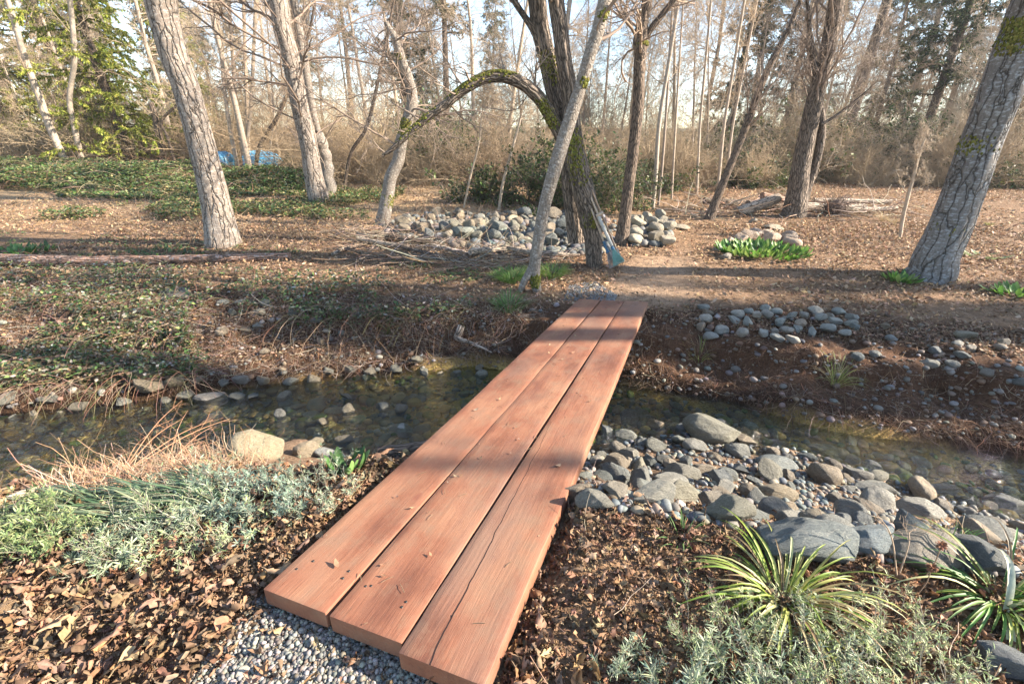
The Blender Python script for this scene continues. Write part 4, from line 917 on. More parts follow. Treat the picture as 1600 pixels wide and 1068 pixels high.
def put(p, x, y, rz, s_, label, group=None, tilt=(0, 0)):
    z = float(H(x, y)) - .02
    if p.name not in used:
        used.add(p.name); p.location = (x, y, z); p.rotation_euler = (tilt[0], tilt[1], rz); p.scale = (s_,) * 3 if np.ndim(s_) == 0 else s_; p['label'] = label
        if group: p['group'] = group
        return p
    return dup(p, (x, y, z), rz, s_, label, group, tilt)
g = np.random.default_rng(404)
def spot(px, Yd): return (px - 800) / FPX * (Yd * CO + 2 * SI), Yd
WB = [(-1e9, 'out of view to the left'), (0, 'behind the brambles at the left edge'), (75, 'behind the leaning pale trunk at far left'), (150, 'behind the yellow-green conifer'), (250, 'behind the big left trunk'), (340, 'behind the blue tarpaulin'), (440, 'behind the straight sunlit trunk'), (530, 'left of the crooked mossy tree'), (600, 'behind the crooked mossy tree'), (670, 'seen under the left of the arch'), (760, 'seen under the right of the arch'), (850, 'behind the twin-stemmed tree'), (930, 'between the twin-stemmed and forked trees'), (1010, 'right of the forked tree'), (1080, 'behind the brown leaning tree'), (1180, 'left of the twin trunk tree'), (1260, 'right of the twin trunk tree'), (1350, 'behind the dead sapling'), (1440, 'left of the thick leaning trunk'), (1520, 'right of the thick leaning trunk'), (1600, 'out of view to the right')]
def where_(px): return [t for v, t in WB if px >= v][-1]
for px, Yd, k, s_, lab in [(40, 29, 0, 1.1, 'yellow-green conifer at the far left edge behind the pale trunks'), (215, 24, 0, 1.0, 'yellow-green conifer with drooping sprays behind the brambles, larger and nearer'), (150, 31, 0, 1.1, 'yellow-green conifer behind the leaning pale trunk at far left'), (318, 34, 0, .9, 'yellow-green conifer seen just right of the big left trunk'), (772, 62, 3, 1.0, 'pointed conifer standing alone in the gap above the arch')]:
    x, y = spot(px, Yd); put(CONI[k], x, y, g.uniform(0, 6), s_, lab)
for q in range(24):
    px = -500 + 2300 * (q + g.random()) / 46; Yd = g.uniform(34, 66)
    if 560 < px < 1150 and Yd < 55: Yd += 26
    x, y = spot(px, Yd); put(CONI[int(g.integers(1, 4))], x, y, g.uniform(0, 6), g.uniform(.8, 1.15), ('tall' if q % 2 else 'dark') + ' conifer far off ' + where_(px))
nb = 0
for q in range(112):
    px = -380 + 2080 * (q * .618034 % 1); Yd = 16.5 + 26 * g.random() ** 1.15
    x, y = spot(px, Yd)
    if (y < 22 and -7 < x < 6.5): y += 8; x *= (y) / (y - 8)
    if 90 < px < 330 and Yd < 27: y += 12; x *= y / (y - 12)        # keeps the sunny conifer clear
    put(BARE[(2, 0, 4, 1, 2, 0, 3, 4)[q % 8]], x, y, g.uniform(0, 6.28), g.uniform(.7, 1.15), ('near ' if Yd < 24 else 'far ' if Yd > 34 else 'mid-distance ') + 'bare tree ' + where_((x / (y * CO + 2 * SI)) * FPX + 800), tilt=(g.normal() * .05, g.normal() * .07)); nb += 1
for q in range(150):
    px = -300 + 2050 * (q * .618034 % 1); far = q % 3 == 0; x0 = px
    Yd = g.uniform(17.5, 22) if not far else g.uniform(24, 38)
    if px < 470: Yd += 6
    x, y = spot(px, Yd); k = int(g.integers(0, 3))
    k = 3 if far and q % 2 else k; put(BR_[k], x, y, g.uniform(0, 6.28), g.uniform(.65, 1.35) * (1.25 if far else 1), ('low' if k == 1 else 'tall' if k > 1 else 'tangled') + (' far' if far else '') + ' bare bush ' + where_(px))
for px, Yd, k, s_, lab in [(905, 13.4, 0, .95, 'dense dark-green bush right behind the cobble heap and the twin-stemmed tree'), (840, 13.6, 0, 1.0, 'dark-green leafy bush behind the middle of the cobble heap'), (765, 14.4, 1, 1.1, 'low green bush behind the saplings under the arch'), (955, 14., 0, .9, 'green bush between the twin-stemmed and the forked tree'), (1150, 18.5, 1, 1.3, 'dark-green bush behind the brown leaning tree'), (1200, 19, 1, 1.2, 'dark-green bush behind the driftwood logs'), (1400, 20, 1, 1.2, 'dark bush behind the dry sapling'), (1330, 24, 0, 1.3, 'olive bush behind the twin trunk tree'), (1560, 18, 1, 1.1, 'dark bush right of the thick leaning trunk'), (620, 26, 0, 1.2, 'olive bush seen beside the crooked mossy tree'), (690, 30, 0, 1.4, 'yellowish bush under the middle of the arch'), (1010, 17, 1, 1.1, 'green undergrowth bush behind the orange-tan trunk')]:
    x, y = spot(px, Yd); put(LB_[k], x, y, g.uniform(0, 6), s_, lab)
for q in range(24):
    px = (60, 620, 700, 1040, 1120, 1180, 1260, 1330, 1380, 1450, 1500, 1600)[q % 12] + g.uniform(-40, 40); Yd = g.uniform(19, 33); x, y = spot(px, Yd)
    put(LB_[q % 2], x, y, g.uniform(0, 6), g.uniform(.9, 1.5), ('large ' if q < 12 else 'small ') + 'olive leafy bush ' + where_(px))
for q, px in enumerate([1130, 1210, 1300, 1345, 1420, 1480, 1540, 1610, 700, 1600, 640, 1160, 1250, 1390, 1450, 1510, 1580]):
    x, y = spot(px, g.uniform(25, 33) + (9 if q > 10 else 0)); put(CONI[(3, 1, 2)[q % 3]], x, y, g.uniform(0, 6), g.uniform(.7, .95), 'nearer green conifer ' + where_(px))
# trees out of the frame on the sun's side that throw the bands of shade
for q, (x, y, k, s_) in enumerate([(17, 2.75, 3, 1.6), (19.5, 2.1, 1, 1.6), (18, .9, 4, .95), (15, 3.6, 3, 1.1)]):
    put(SPARSE, x, y, q * 1.3, s_, 'bare leafless tree out of view to the right, shading the creek banks', 'bare trees on the sunny side')
for q, (x, y, k, s_) in enumerate([(24, 3.1, 3, (.5, .5, .95)), (36, 1.9, 3, (.5, .5, 1.35)), (30, 3.6, 3, (.4, .4, 1.1))]):
    put(CONI[k], x, y, q * 1.7, s_, 'tall conifer out of view to the right, shading the far bank', 'conifers on the sunny side')
# ================================================================== leaves, straw and twigs on the ground
def world_pts(g, n, x0, x1, y0, y1, keep=None):
    out = []
    while sum(map(len, out)) < n:
        x = g.uniform(x0, x1, n); y = g.uniform(y0, y1, n); k = np.ones(n, bool) if keep is None else keep(x, y, g)
        out.append(np.stack([x[k], y[k]], -1))
    q = np.concatenate(out)[:n]; return np.concatenate([q, H(q[:, 0], q[:, 1])[:, None]], 1)
LT = [leaf_t(7, 5, .30, 2.8, 1.9, 1.3), leaf_t(7, 5, .24, 3.8, 1.6, -1.6), leaf_t(7, 5, .36, 2.2, -2.0, 1.0), leaf_t(7, 5, .20, 3.2, 2.0, 2.4), leaf_t(7, 5, .30, -2.4, 2.2, -1.2), leaf_t(7, 5, .44, 1.2, 1.2, .5)]
_g = np.random.default_rng(31); L2 = []
for k in range(12):                                # torn and crumpled variants
    V, F = LT[k % 6]; V = V.copy(); V += _g.normal(size=V.shape) * [.03, .035, .05]; V[:, 2] += .10 * np.sin(V[:, 0] * 9 + k) * (V[:, 1] * 6); V[:, 1] *= _g.uniform(.7, 1.9)
    keep = F[_g.random(len(F)) > .14]; L2.append((V, keep))
LT = L2
LS = [leaf_t(3, 2, .5, 1.2, 0, .3), leaf_t(3, 2, .4, 1.8, 0, -.6), leaf_t(3, 2, .6, .8, 0, .2)]
def litter(mb, pts, size, cols, g, T=LT, zlift=.4, tilt=.45):
    n = len(pts); sz = size(g, n)
    for k, (V, F) in enumerate(T):
        i = np.arange(n) % len(T) == k; P = pts[i].copy(); m_ = i.sum(); s_ = sz[i]
        P[:, 2] += s_ * g.uniform(.02, zlift, m_)
        flip = np.where(g.random(m_) < .35, math.pi, 0)
        scat(mb, V, F, P, rotz(g.uniform(0, 6.28, m_)) @ roty(g.normal(size=m_) * tilt) @ rotx(g.normal(size=m_) * tilt + flip), s_, pick(g, cols, m_, .25))
BROWN = [(.26, .16, .095), (.21, .128, .074), (.30, .19, .118), (.17, .102, .06), (.35, .225, .135), (.25, .172, .112), (.30, .165, .085)]
TANS = [(.43, .28, .16), (.34, .205, .11), (.47, .33, .20), (.25, .155, .09), (.48, .29, .15), (.38, .27, .175)]
g = np.random.default_rng(505)
def near_keep(x, y, g):
    ntp = np.interp(x, *NT); lim = np.where(x < .2, ntp + .75, ntp + .5)
    gravel = (np.abs(x + .55) < .5) & (y < 1.25) & (x > -.95 + .4 * (y - .8))
    P = np.stack([x, y], -1); return (y < lim) & ~in_bridge(P, .01) & (~gravel | (g.random(len(x)) < .10)) & ((y < ntp + .2) | (g.random(len(x)) < .6))
mb = MB()
pl = world_pts(g, 22000, -3.6, .1, .45, 2.6, near_keep); litter(mb, pl, lambda g, n: g.gamma(3, .0112, n).clip(.009, .095), BROWN, g, zlift=.8, tilt=.6)
pr = world_pts(g, 17000, -.1, 2.9, .45, 2.1, near_keep); litter(mb, pr, lambda g, n: g.gamma(4, .0068, n).clip(.010, .08), BROWN, g, zlift=.5)
tag(mb.build('curled_leaf_litter', M['litter']), kind='stuff')
mb = MB()
def flat_keep(x, y, g):
    ft = np.interp(x, *FT); px_ = 1.75 + .42 * (y - 5.6)
    path = (abs(x - px_) < .55) & (y < 8.0)
    return (y > ft - .15) & (~path | (g.random(len(x)) < .12)) & ~in_bridge(np.stack([x, y], -1)) & (g.random(len(x)) < .35 + .65 * (fb(x * .8, y * .8, 0, 90) > -.25))
P = world_pts(g, 70000, -9, 11, 4.0, 11, flat_keep); litter(mb, P, lambda g, n: g.gamma(5, .0085, n).clip(.015, .09), TANS + BROWN, g, LS, .7)
P = world_pts(g, 62000, -16, 18, 10, 22, flat_keep); litter(mb, P, lambda g, n: g.gamma(5, .0105, n).clip(.02, .10), TANS, g, LS, .8)
bar = poly_pts([(1440, 800), (1600, 850), (1600, 900), (1440, 870)], 900, g); litter(mb, bar, lambda g, n: g.uniform(.015, .05, n), TANS, g, LS, .8)
bk = poly_pts([(0, 440), (880, 470), (760, 520), (500, 560), (0, 600)], 7000, g); litter(mb, bk, lambda g, n: g.uniform(.02, .06, n), BROWN + [(.36, .30, .24)], g, LS, 1.2)
bk = poly_pts([(1000, 475), (1600, 515), (1600, 560), (1000, 500)], 5000, g); litter(mb, bk, lambda g, n: g.uniform(.015, .05, n), BROWN, g, LS, .8)
tag(mb.build('leaf_litter', M['litter']), kind='stuff')

def sticks(mb, pts, ln, rad, cols, g, bend=.25, tilt=.15, n=5, k=3, lift=.01, dirb=None):
    m_ = len(pts); a = g.uniform(0, 6.28, m_) if dirb is None else dirb + g.normal(size=m_) * .5
    d = unit(np.stack([np.cos(a), np.sin(a), g.normal(size=m_) * tilt], -1)); L_ = ln(g, m_); out = [pts + [0, 0, lift]]
    for q in range(n - 1):
        d = unit(d + g.normal(size=(m_, 3)) * bend * [1, 1, .5]); p = out[-1] + d * (L_ / (n - 1))[:, None]; p[:, 2] = np.maximum(p[:, 2], H(p[:, 0], p[:, 1]) + .003); out.append(p)
    R = rad(g, m_)[:, None] * np.linspace(1, .5, n)[None]; V, F, rs = tubes(np.stack(out, 1), R, k)
    mb.add(V, [F], np.repeat(pick(g, cols, m_, .25), n * k, 0), rs)
SC = [(.34, .24, .16), (.24, .16, .11), (.42, .33, .24), (.18, .12, .085), (.40, .25, .14)]
mb = MB()
sticks(mb, world_pts(g, 9000, -9, 11, 4.2, 12, lambda x, y, g: (y > np.interp(x, *FT) - .3) & (g.random(len(x)) < np.where(x < .5, 1, .22))), lambda g, n: g.gamma(3, .07, n), lambda g, n: g.uniform(.001, .0035, n), SC, g)
sticks(mb, world_pts(g, 7000, -14, 0, 8, 18), lambda g, n: g.gamma(3, .12, n), lambda g, n: g.uniform(.002, .005, n), SC + [(.5, .32, .16)], g, tilt=.5)
sticks(mb, poly_pts([(0, 450), (880, 470), (740, 575), (500, 590), (0, 620)], 5200, g), lambda g, n: g.gamma(3, .06, n), lambda g, n: g.uniform(.001, .003, n), SC + [(.45, .38, .32)], g, tilt=.5)
sticks(mb, poly_pts([(980, 480), (1600, 515), (1600, 700), (1300, 670), (980, 605)], 1200, g), lambda g, n: g.gamma(3, .05, n), lambda g, n: g.uniform(.0008, .0025, n), SC, g, tilt=.5)
sticks(mb, poly_pts([(510, 362), (600, 352), (760, 385), (900, 405), (760, 425), (560, 410)], 1100, g), lambda g, n: g.uniform(.3, 1.2, n), lambda g, n: g.uniform(.002, .008, n), SC + [(.45, .37, .3)], g, .15, .25, lift=.05)
sticks(mb, world_pts(g, 900, -3.5, 3, .5, 2.4, near_keep), lambda g, n: g.gamma(3, .04, n), lambda g, n: g.uniform(.0008, .002, n), SC, g)
sticks(mb, poly_pts([(60, 770), (200, 725), (420, 690), (420, 740), (300, 770), (120, 800)], 2600, g), lambda g, n: g.gamma(3, .05, n), lambda g, n: g.uniform(.001, .0028, n), [(.42, .25, .14), (.34, .2, .12), (.5, .38, .26)], g, tilt=.5, dirb=2.7)
tag(mb.build('twig_debris', M['debris']), kind='stuff')

# roots hanging along the undercut banks
mb = MB()
def roots(px0, px1, y0f, y1f, n, ln, g, r=(.001, .0035)):
    px = g.uniform(px0, px1, n); py = np.interp(px, *y0f) + g.random(n) * (np.interp(px, *y1f) - np.interp(px, *y0f)); S = G(px, py); S[:, 2] += .01
    d = unit(np.stack([g.normal(size=n) * .9, -abs(g.normal(size=n)) * .7 - .15, -.35 + g.normal(size=n) * .45], -1)); out = [S]; L_ = g.uniform(*ln, n) * g.random(n) ** .5
    for q in range(7): d = unit(d + g.normal(size=(n, 3)) * .28 + [0, -.02, -.10]); out.append(out[-1] + d * L_[:, None] / 7)
    P = np.stack(out, 1); R = g.uniform(*r, n)[:, None] * np.linspace(1, .35, 8)[None]
    V, F, rs = tubes(P, R, 4); mb.add(V, [F], np.repeat(pick(g, [(.24, .13, .08), (.15, .09, .06), (.27, .20, .15), (.11, .07, .055), (.32, .17, .085)], n, .3), 32, 0), rs)
    b, r2 = spawn(P, R, 3, g, .2, 1, (.4, 1.1), ln[1] * .35, .4, 5, .3, -.08, .6, .4, .0007, .3); V, F, rs = tubes(b, r2, 3); mb.add(V, [F], (.22, .14, .10), rs)
roots(1190, 1620, ([1190, 1400, 1620], [590, 610, 640]), ([1190, 1400, 1620], [640, 670, 700]), 620, (.1, .5), g)
roots(985, 1200, ([985, 1200], [540, 580]), ([985, 1200], [590, 630]), 260, (.06, .3), g)
roots(520, 860, ([520, 860], [470, 490]), ([520, 860], [575, 540]), 700, (.08, .45), g)
roots(330, 600, ([330, 600], [500, 490]), ([330, 600], [590, 585]), 520, (.08, .4), g)
roots(1000, 1500, ([1000, 1500], [490, 520]), ([1000, 1500], [560, 600]), 260, (.05, .3), g, (.0008, .0025))
roots(0, 300, ([0, 300], [560, 560]), ([0, 300], [620, 600]), 160, (.08, .25), g)
tag(mb.build('hanging_roots', M['debris']), kind='stuff')

# brambles: trailing leaves and canes over the left bank and the low thicket behind
def bramble(name, pts, hmax, g, size, cols, canes, clen, crad):
    mb = MB(); n = len(pts); P = pts.copy(); P[:, 2] += hmax * g.random(n)
    # leaves in threes
    V, F = leaf_t(3, 3, .62, .5, .25)
    for k in range(3):
        a = g.uniform(0, 6.28, n) if k == 0 else a + 2.1
        sz = size(g, n); off = np.stack([np.cos(a), np.sin(a), 0 * a], -1) * sz[:, None] * .55
        scat(mb, V, F, P + off, rotz(a) @ roty(g.normal(size=n) * .45) @ rotx(g.normal(size=n) * .45), sz, pick(g, cols, n, .3))
    o = mb.build(name, M['green']); tag(o, kind='stuff')
    mc = MB(); q = pts[g.integers(0, n, canes)]; a = g.uniform(0, 6.28, canes); d = unit(np.stack([np.cos(a), np.sin(a), g.uniform(.3, 1.4, canes)], -1)); out = [q]; L_ = g.uniform(*clen, canes)
    for k in range(8):
        d = unit(d + g.normal(size=(canes, 3)) * .12 + [0, 0, -.26]); p = out[-1] + d * L_[:, None] / 8; p[:, 2] = np.maximum(p[:, 2], H(p[:, 0], p[:, 1]) + .01); out.append(p)
    P = np.stack(out, 1); R = np.full((canes, 9), crad) * np.linspace(1, .5, 9); V, F, rs = tubes(P, R, 3); mc.add(V, [F], np.repeat(pick(g, [(.30, .16, .12), (.24, .13, .08), (.36, .27, .18), (.16, .15, .07)], canes, .25), 27, 0), rs)
    tag(mc.build(name.replace('leaves', 'canes'), M['debris']), kind='stuff')
BG = [(.07, .13, .035), (.05, .10, .03), (.11, .17, .05), (.18, .22, .07), (.06, .10, .05), (.24, .22, .09)]
P = poly_pts([(-160, 420), (300, 425), (560, 440), (760, 470), (700, 500), (420, 520), (300, 600), (-160, 620)], 11500, g)
k = (fb(P[:, 0] * 1.6, P[:, 1] * 1.6, 0, 95) + .35 * sst(-1, -5, P[:, 0]) + .25 * fb(P[:, 0] * 4, P[:, 1] * 4, 0, 94) > -.02 + .30 * sst(-3, 0, P[:, 0])); P[:, 2] += .16 * np.clip(fb(P[:, 0] * 1.1, P[:, 1] * 1.1, 0, 99) + .35, 0, 1) * g.random(len(P)); bramble('bramble_leaves', P[k], .16, g, lambda g, n: g.uniform(.022, .06, n), BG + [(.30, .26, .18), (.22, .14, .08), (.34, .32, .26), (.20, .13, .08), (.26, .18, .11)], 2600, (.2, .9), .0024)
P = poly_pts([(-160, 350), (380, 385), (560, 400), (880, 430), (860, 455), (560, 440), (300, 425), (-160, 415)], 2600, g)
k = fb(P[:, 0] * 1.2, P[:, 1] * 1.2, 0, 96) > .08; bramble('creeping_bramble_leaves', P[k], .08, g, lambda g, n: g.uniform(.03, .06, n), BG, 240, (.3, .8), .0025)
def thick(x, y, g):
    px = 800 + FPX * x / (y * CO + SI * 1.6); return (px < 480) & (y > 15.5 + 1.2 * vn(x * .5, 0 * x, 0, 4)) & (y < 22)
P = world_pts(g, 26000, -27, -4, 12, 22, thick); hm = .75 * (.55 + .45 * vn(P[:, 0] * .5, P[:, 1] * .5, 0, 97)) * sst(0, 2, P[:, 1] - 15.2); P[:, 2] += hm * g.random(len(P)) ** .5
bramble('bramble_thicket_leaves', P, .12, g, lambda g, n: g.uniform(.07, .13, n), BG + [(.30, .26, .12), (.13, .19, .05)], 2400, (.6, 1.8), .006)
P = world_pts(g, 6000, -12, -3.6, 11.5, 16, lambda x, y, g: fb(x * .7, y * .7, 0, 98) > .12); bramble('low_bramble_leaves', P, .25, g, lambda g, n: g.uniform(.05, .09, n), BG + [(.3, .22, .1)] * 2, 500, (.5, 1.2), .004)

# ================================================================== plants
def blades(mb, base, n, ln, wd, g, cols, spread=.5, droop=.9, lean=(0, 0), rbase=.03, seg=8, fold=.35, tw=0.):
    """n arching strap leaves from a common base"""
    a = g.uniform(0, 6.28, n); el = g.uniform(.15, 1., n) ** .7 * spread; b = np.asarray(base) + np.stack([np.cos(a) * rbase, np.sin(a) * rbase, 0 * a], -1) * g.random(n)[:, None] ** .5
    b[:, 2] = H(b[:, 0], b[:, 1]) - .005
    d = unit(np.stack([np.cos(a) * el + lean[0], np.sin(a) * el + lean[1], np.ones(n)], -1)); L_ = ln * g.uniform(.55, 1.1, n); P = [b]; D = [d]
    for q in range(seg):
        h = unit(np.stack([d[:, 0], d[:, 1], 0 * a], -1) + 1e-6); d = unit(d + (h * .4 + [0, 0, -1]) * (droop * (q + 1) / seg * .55) * g.uniform(.6, 1.2, n)[:, None] * .6 + g.normal(size=(n, 3)) * .03)
        p = P[-1] + d * L_[:, None] / seg; lo_ = H(p[:, 0], p[:, 1]) + .006; p[:, 2] = np.maximum(p[:, 2], lo_); P.append(p); D.append(d)
    P = np.stack(P, 1); D = np.stack(D, 1); sd_ = unit(np.cross(D, np.broadcast_to(unit(np.stack([np.sin(a), -np.cos(a), 0 * a], -1))[:, None] * 0 + [0, 0, 1.], D.shape)) + 1e-6)
    nn = np.cross(sd_, D); u = np.linspace(0, 1, seg + 1); w_ = (wd * np.sin(np.pi * (.12 + .88 * u) ** .75) ** .6)[None, :, None] * g.uniform(.7, 1.1, n)[:, None, None]; w_[:, -1] = wd * .03
    V = np.stack([P - sd_ * w_ / 2 + nn * w_ * fold, P, P + sd_ * w_ / 2 + nn * w_ * fold], 2).reshape(-1, 3)
    gf = grid_faces(seg + 1, 3); F = (gf[None] + (np.arange(n) * (seg + 1) * 3)[:, None, None]).reshape(-1, 4)
    t = pick(g, cols, n, .2)[:, None, None, :] * np.array([1.05, .92, 1.05])[None, None, :, None] * np.ones((n, seg + 1, 3, 1)); mb.add(V, [F], t.reshape(-1, 3))
def clump(name, label, px, py, cat_, group=None, part='blades', **kw):
    P = G(px, py); root = empty(name, P, label, cat_, group); mb = MB(); blades(mb, P, **kw); o = mb.build(name, M['green'], None, loc=P); bpy.data.objects.remove(root)
    return tag(o, label, cat_, group)
YGR = [(.33, .39, .07), (.40, .42, .12), (.22, .31, .05), (.46, .42, .20), (.38, .28, .14)]; GRN = [(.10, .22, .04), (.16, .30, .06), (.07, .16, .035), (.2, .3, .1)]
gr = np.random.default_rng(606)
clump('strappy_plant', 'yellow-green strappy clump in front of the long blue-grey boulder', 1222, 935, 'plant', n=105, ln=.34, wd=.0095, g=gr, cols=YGR, spread=1.7, droop=1.1, lean=(-.15, .1), rbase=.05)
clump('strappy_plant', 'green strappy clump with pale curling leaves at the right edge', 1560, 935, 'plant', n=80, ln=.34, wd=.0095, g=gr, cols=YGR + GRN, spread=1.7, droop=1.1, lean=(-.3, .05), rbase=.05)
clump('strappy_plant', 'pale wide curled leaves drooping at the right edge below the green strappy clump', 1570, 960, 'plant', n=7, ln=.30, wd=.022, g=gr, cols=[(.5, .5, .36), (.4, .44, .26)], spread=1.3, droop=1.5, lean=(-.4, -.5), rbase=.03)
for q, (px, py) in enumerate([(330, 812), (230, 822), (130, 830)]):
    clump('long_grass', ['long bluish grass combed flat to the left, behind the silver shrubs', 'middle clump of flattened long grass on the near bank', 'leftmost clump of flattened long grass behind the leafy shrub'][q], px, py - 18, 'grass clump', n=190, ln=.62, wd=.006, g=gr, cols=[(.13, .20, .10), (.20, .26, .15), (.09, .15, .08), (.30, .30, .18)], spread=.5, droop=1.7, lean=(-1.5, .15), rbase=.12)
for q, (px, py, n, l_, lab, cc) in enumerate([(800, 440, 420, .34, 'bright green grass tuft left of the forked root of the leaning alder', GRN), (862, 432, 300, .30, 'bright green grass tuft right of the leaning alder', GRN + YGR[:1]), (795, 478, 160, .28, 'green grass hanging over the bank below the leaning alder', GRN),
   (1305, 598, 60, .30, 'yellow-green grass tuft on the bare right far bank', YGR), (1487, 850, 46, .14, 'small green grass tuft between stones on the gravel bar', GRN), (1092, 562, 30, .2, 'thin yellow grass tuft on the far bank right of the bridge', YGR), (604, 505, 40, .2, 'small grass tuft on the bare left far bank', GRN),
   (1066, 842, 22, .1, 'tiny grass tuft at the foot of the gravel bar beside the bridge', GRN), (1395, 350, 60, .3, 'dry straw tuft beside the dead sapling', [(.5, .38, .2), (.42, .3, .16)]), (1378, 345, 70, .4, 'tall dry straw tuft behind the dead sapling', [(.55, .42, .24), (.45, .33, .18)]), (1545, 352, 80, .12, 'yellow-green grass patch right of the thick leaning trunk', [(.32, .34, .08)]), (345, 725, 40, .12, 'small yellow-green tuft among the dead stems by the creek', YGR)]):
    clump('grass_tuft', lab, px, py, 'grass tuft', n=n, ln=l_, wd=.006 if l_ > .15 else .004, g=gr, cols=cc, spread=.9, droop=.8, rbase=.16 if n > 150 else .05)
def shrub(seed, hgt, rad, nst, nleaf, cols, ll=.034, lw=.16, name='lavender_shrub', g=None):
    g = np.random.default_rng(seed); root = empty(name, (0, 0, 0), 'x', 'shrub', None)
    a = g.uniform(0, 6.28, nst); r0 = rad * .55 * g.random(nst) ** .5; S = np.stack([np.cos(a) * r0, np.sin(a) * r0, -.03 + 0 * a], -1)
    d = unit(np.stack([np.cos(a) * .7 + g.normal(size=nst) * .3, np.sin(a) * .7 + g.normal(size=nst) * .3, .9 + 0 * a], -1)); out = [S]; L_ = hgt * g.uniform(.6, 1.15, nst)
    for q in range(6): d = unit(d + g.normal(size=(nst, 3)) * .15 + [0, 0, .10]); out.append(out[-1] + d * L_[:, None] / 6)
    P = np.stack(out, 1); R = np.linspace(.0022, .001, 7)[None] * np.ones((nst, 1)); mb = MB(); V, F, rs = tubes(P, R, 4); mb.add(V, [F], (.30, .25, .20), rs)
    b, r2 = spawn(P, R, 5, g, .2, .95, (.4, .9), hgt * .38, .3, 5, .15, .12, .7, .5, .0007, .3); V, F, rs = tubes(b, r2, 3); mb.add(V, [F], (.32, .30, .24), rs); mb.build('stems', M['debris'], root)
    ml = MB(); LV, LF = leaf_t(4, 3, lw, .5, .5)
    LV = LV.copy(); LV[:, 0] -= LV[:, 0].min()
    for (Q, m_) in ((P, nleaf // 4), (b, nleaf * 3 // 4)):
        T, N, _ = Q.shape; q = g.integers(0, T, m_); t = (1 - g.random(m_) ** 1.6 * .85) * (N - 1 - 1e-6); i = t.astype(int); f = (t - i)[:, None]; c = Q[q, i] * (1 - f) + Q[q, i + 1] * f; tg = unit(Q[q, i + 1] - Q[q, i])
        rv = unit(g.normal(size=(m_, 3))); pr = unit(rv - (rv * tg).sum(1, keepdims=True) * tg); d = unit(tg * g.uniform(.5, 1.1, m_)[:, None] + pr); sd_ = unit(np.cross(tg, d)); nn = np.cross(d, sd_)
        scat(ml, LV, LF, c, np.stack([d, sd_, -nn], -1), ll * g.uniform(.5, 1.2, m_), pick(g, cols, m_, .2))
    ml.build('leaves', M['green'], root); return root
SIL = [(.34, .38, .24), (.28, .34, .22), (.42, .43, .29), (.22, .28, .16)]; SIY = [(.42, .45, .22), (.34, .40, .19), (.48, .47, .30), (.26, .34, .14)]
SB = [(.25, .32, .23), (.20, .27, .20), (.32, .37, .27)]
SHP = [shrub(1, .28, .28, 30, 1500, SIL, .030), shrub(2, .27, .26, 28, 1350, SIY, .027), shrub(3, .25, .24, 34, 2500, SB, .038), shrub(4, .16, .12, 18, 1300, SIL), shrub(5, .30, .16, 26, 2400, [(.21, .27, .10), (.31, .34, .15), (.14, .20, .08)], .032, .22, 'leafy_shrub')]
SHL = [(345, 790, 2, .76, 'blue-grey shrub in front of the large tan boulder, left half'), (425, 792, 2, .74, 'blue-grey shrub with long sprays between the tan boulder and the bridge'), (500, 786, 0, .7, 'grey-green shrub spreading toward the broad-leaved plant'), (290, 815, 0, .85, 'silver-green shrub left of the blue-grey shrubs'), (350, 838, 1, .75, 'pale sunlit silver shrub at the front edge of the leaf litter'), (240, 846, 1, .85, 'pale yellow-green silver shrub beside the flattened grass'), (172, 880, 3, .9, 'lone small silver sprig plant among the curled leaves'), (200, 848, 3, 1.0, 'small silver shrub just above the lone silver sprig'),
       (20, 850, 4, .85, 'leafy yellow-green shrub at the left edge'), (78, 858, 4, .7, 'smaller leafy yellow-green shrub right of the one at the left edge'),
       (1125, 1020, 1, .62, 'silver shrub at bottom, left part of the right foreground planting'), (1235, 1000, 1, .6, 'sunlit silver shrub just below the yellow-green strappy clump'), (1190, 1066, 1, .68, 'silver shrub at the bottom edge, left of centre in the right planting'), (1315, 1040, 1, .68, 'silver shrub in the middle of the right foreground planting'), (1400, 1005, 1, .58, 'yellowish silver shrub below the dry stalk'), (1290, 1090, 0, .72, 'silver shrub cut by the bottom edge of the picture'), (1420, 1075, 1, .8, 'rightmost silver shrub of the foreground planting'), (1110, 1085, 3, 1.0, 'small silver shrub at the bottom edge nearest the bridge'), (985, 1050, 3, .62, 'tiny silver sprig alone in the leaf litter right of the bridge')]
for px, py, k, s_, lab in SHL:
    P = G(px, min(py, 1090)); x, y = P[:2]; put(SHP[k], x, y, gr.uniform(0, 6), s_, lab, 'silver shrubs of the near bank' if k != 4 else None)
def broad(name, label, px, py, n, ln, spread, cols, flatp=.9, asp=.42):
    g = np.random.default_rng(int(px)); P0 = G(px, py); r = spread * np.sqrt(g.random(n)); a = g.uniform(0, 6.28, n); x = P0[0] + r * np.cos(a) * 1.0; y = P0[1] + r * np.sin(a) * .8
    P = np.stack([x, y, H(x, y) + ln * .12], -1); V, F = leaf_t(6, 5, asp, .9, .35); V = V.copy(); V[:, 0] -= V[:, 0].min(); mb = MB()
    az = a + g.normal(size=n) * .6; scat(mb, V, F, P, rotz(az) @ roty(-g.uniform(.2, 1.0, n) * flatp), ln * g.uniform(.6, 1.15, n), pick(g, cols, n, .2)); return tag(mb.build(name, M['green'], loc=P0), label, 'plant')
BRG = [(.10, .22, .035), (.15, .28, .05), (.07, .15, .03), (.26, .36, .09)]
broad('broad_leaved_plant', 'dark-green broad-leaved plant left of the footbridge at the water side', 545, 742, 17, .13, .06, [(.07, .15, .04), (.10, .2, .06), (.2, .32, .09)], 1.1)
broad('broad_leaved_plant', 'large bright-green patch of leaves inside the ring of stones on the leafy flat', 1190, 397, 260, .20, .72, BRG)
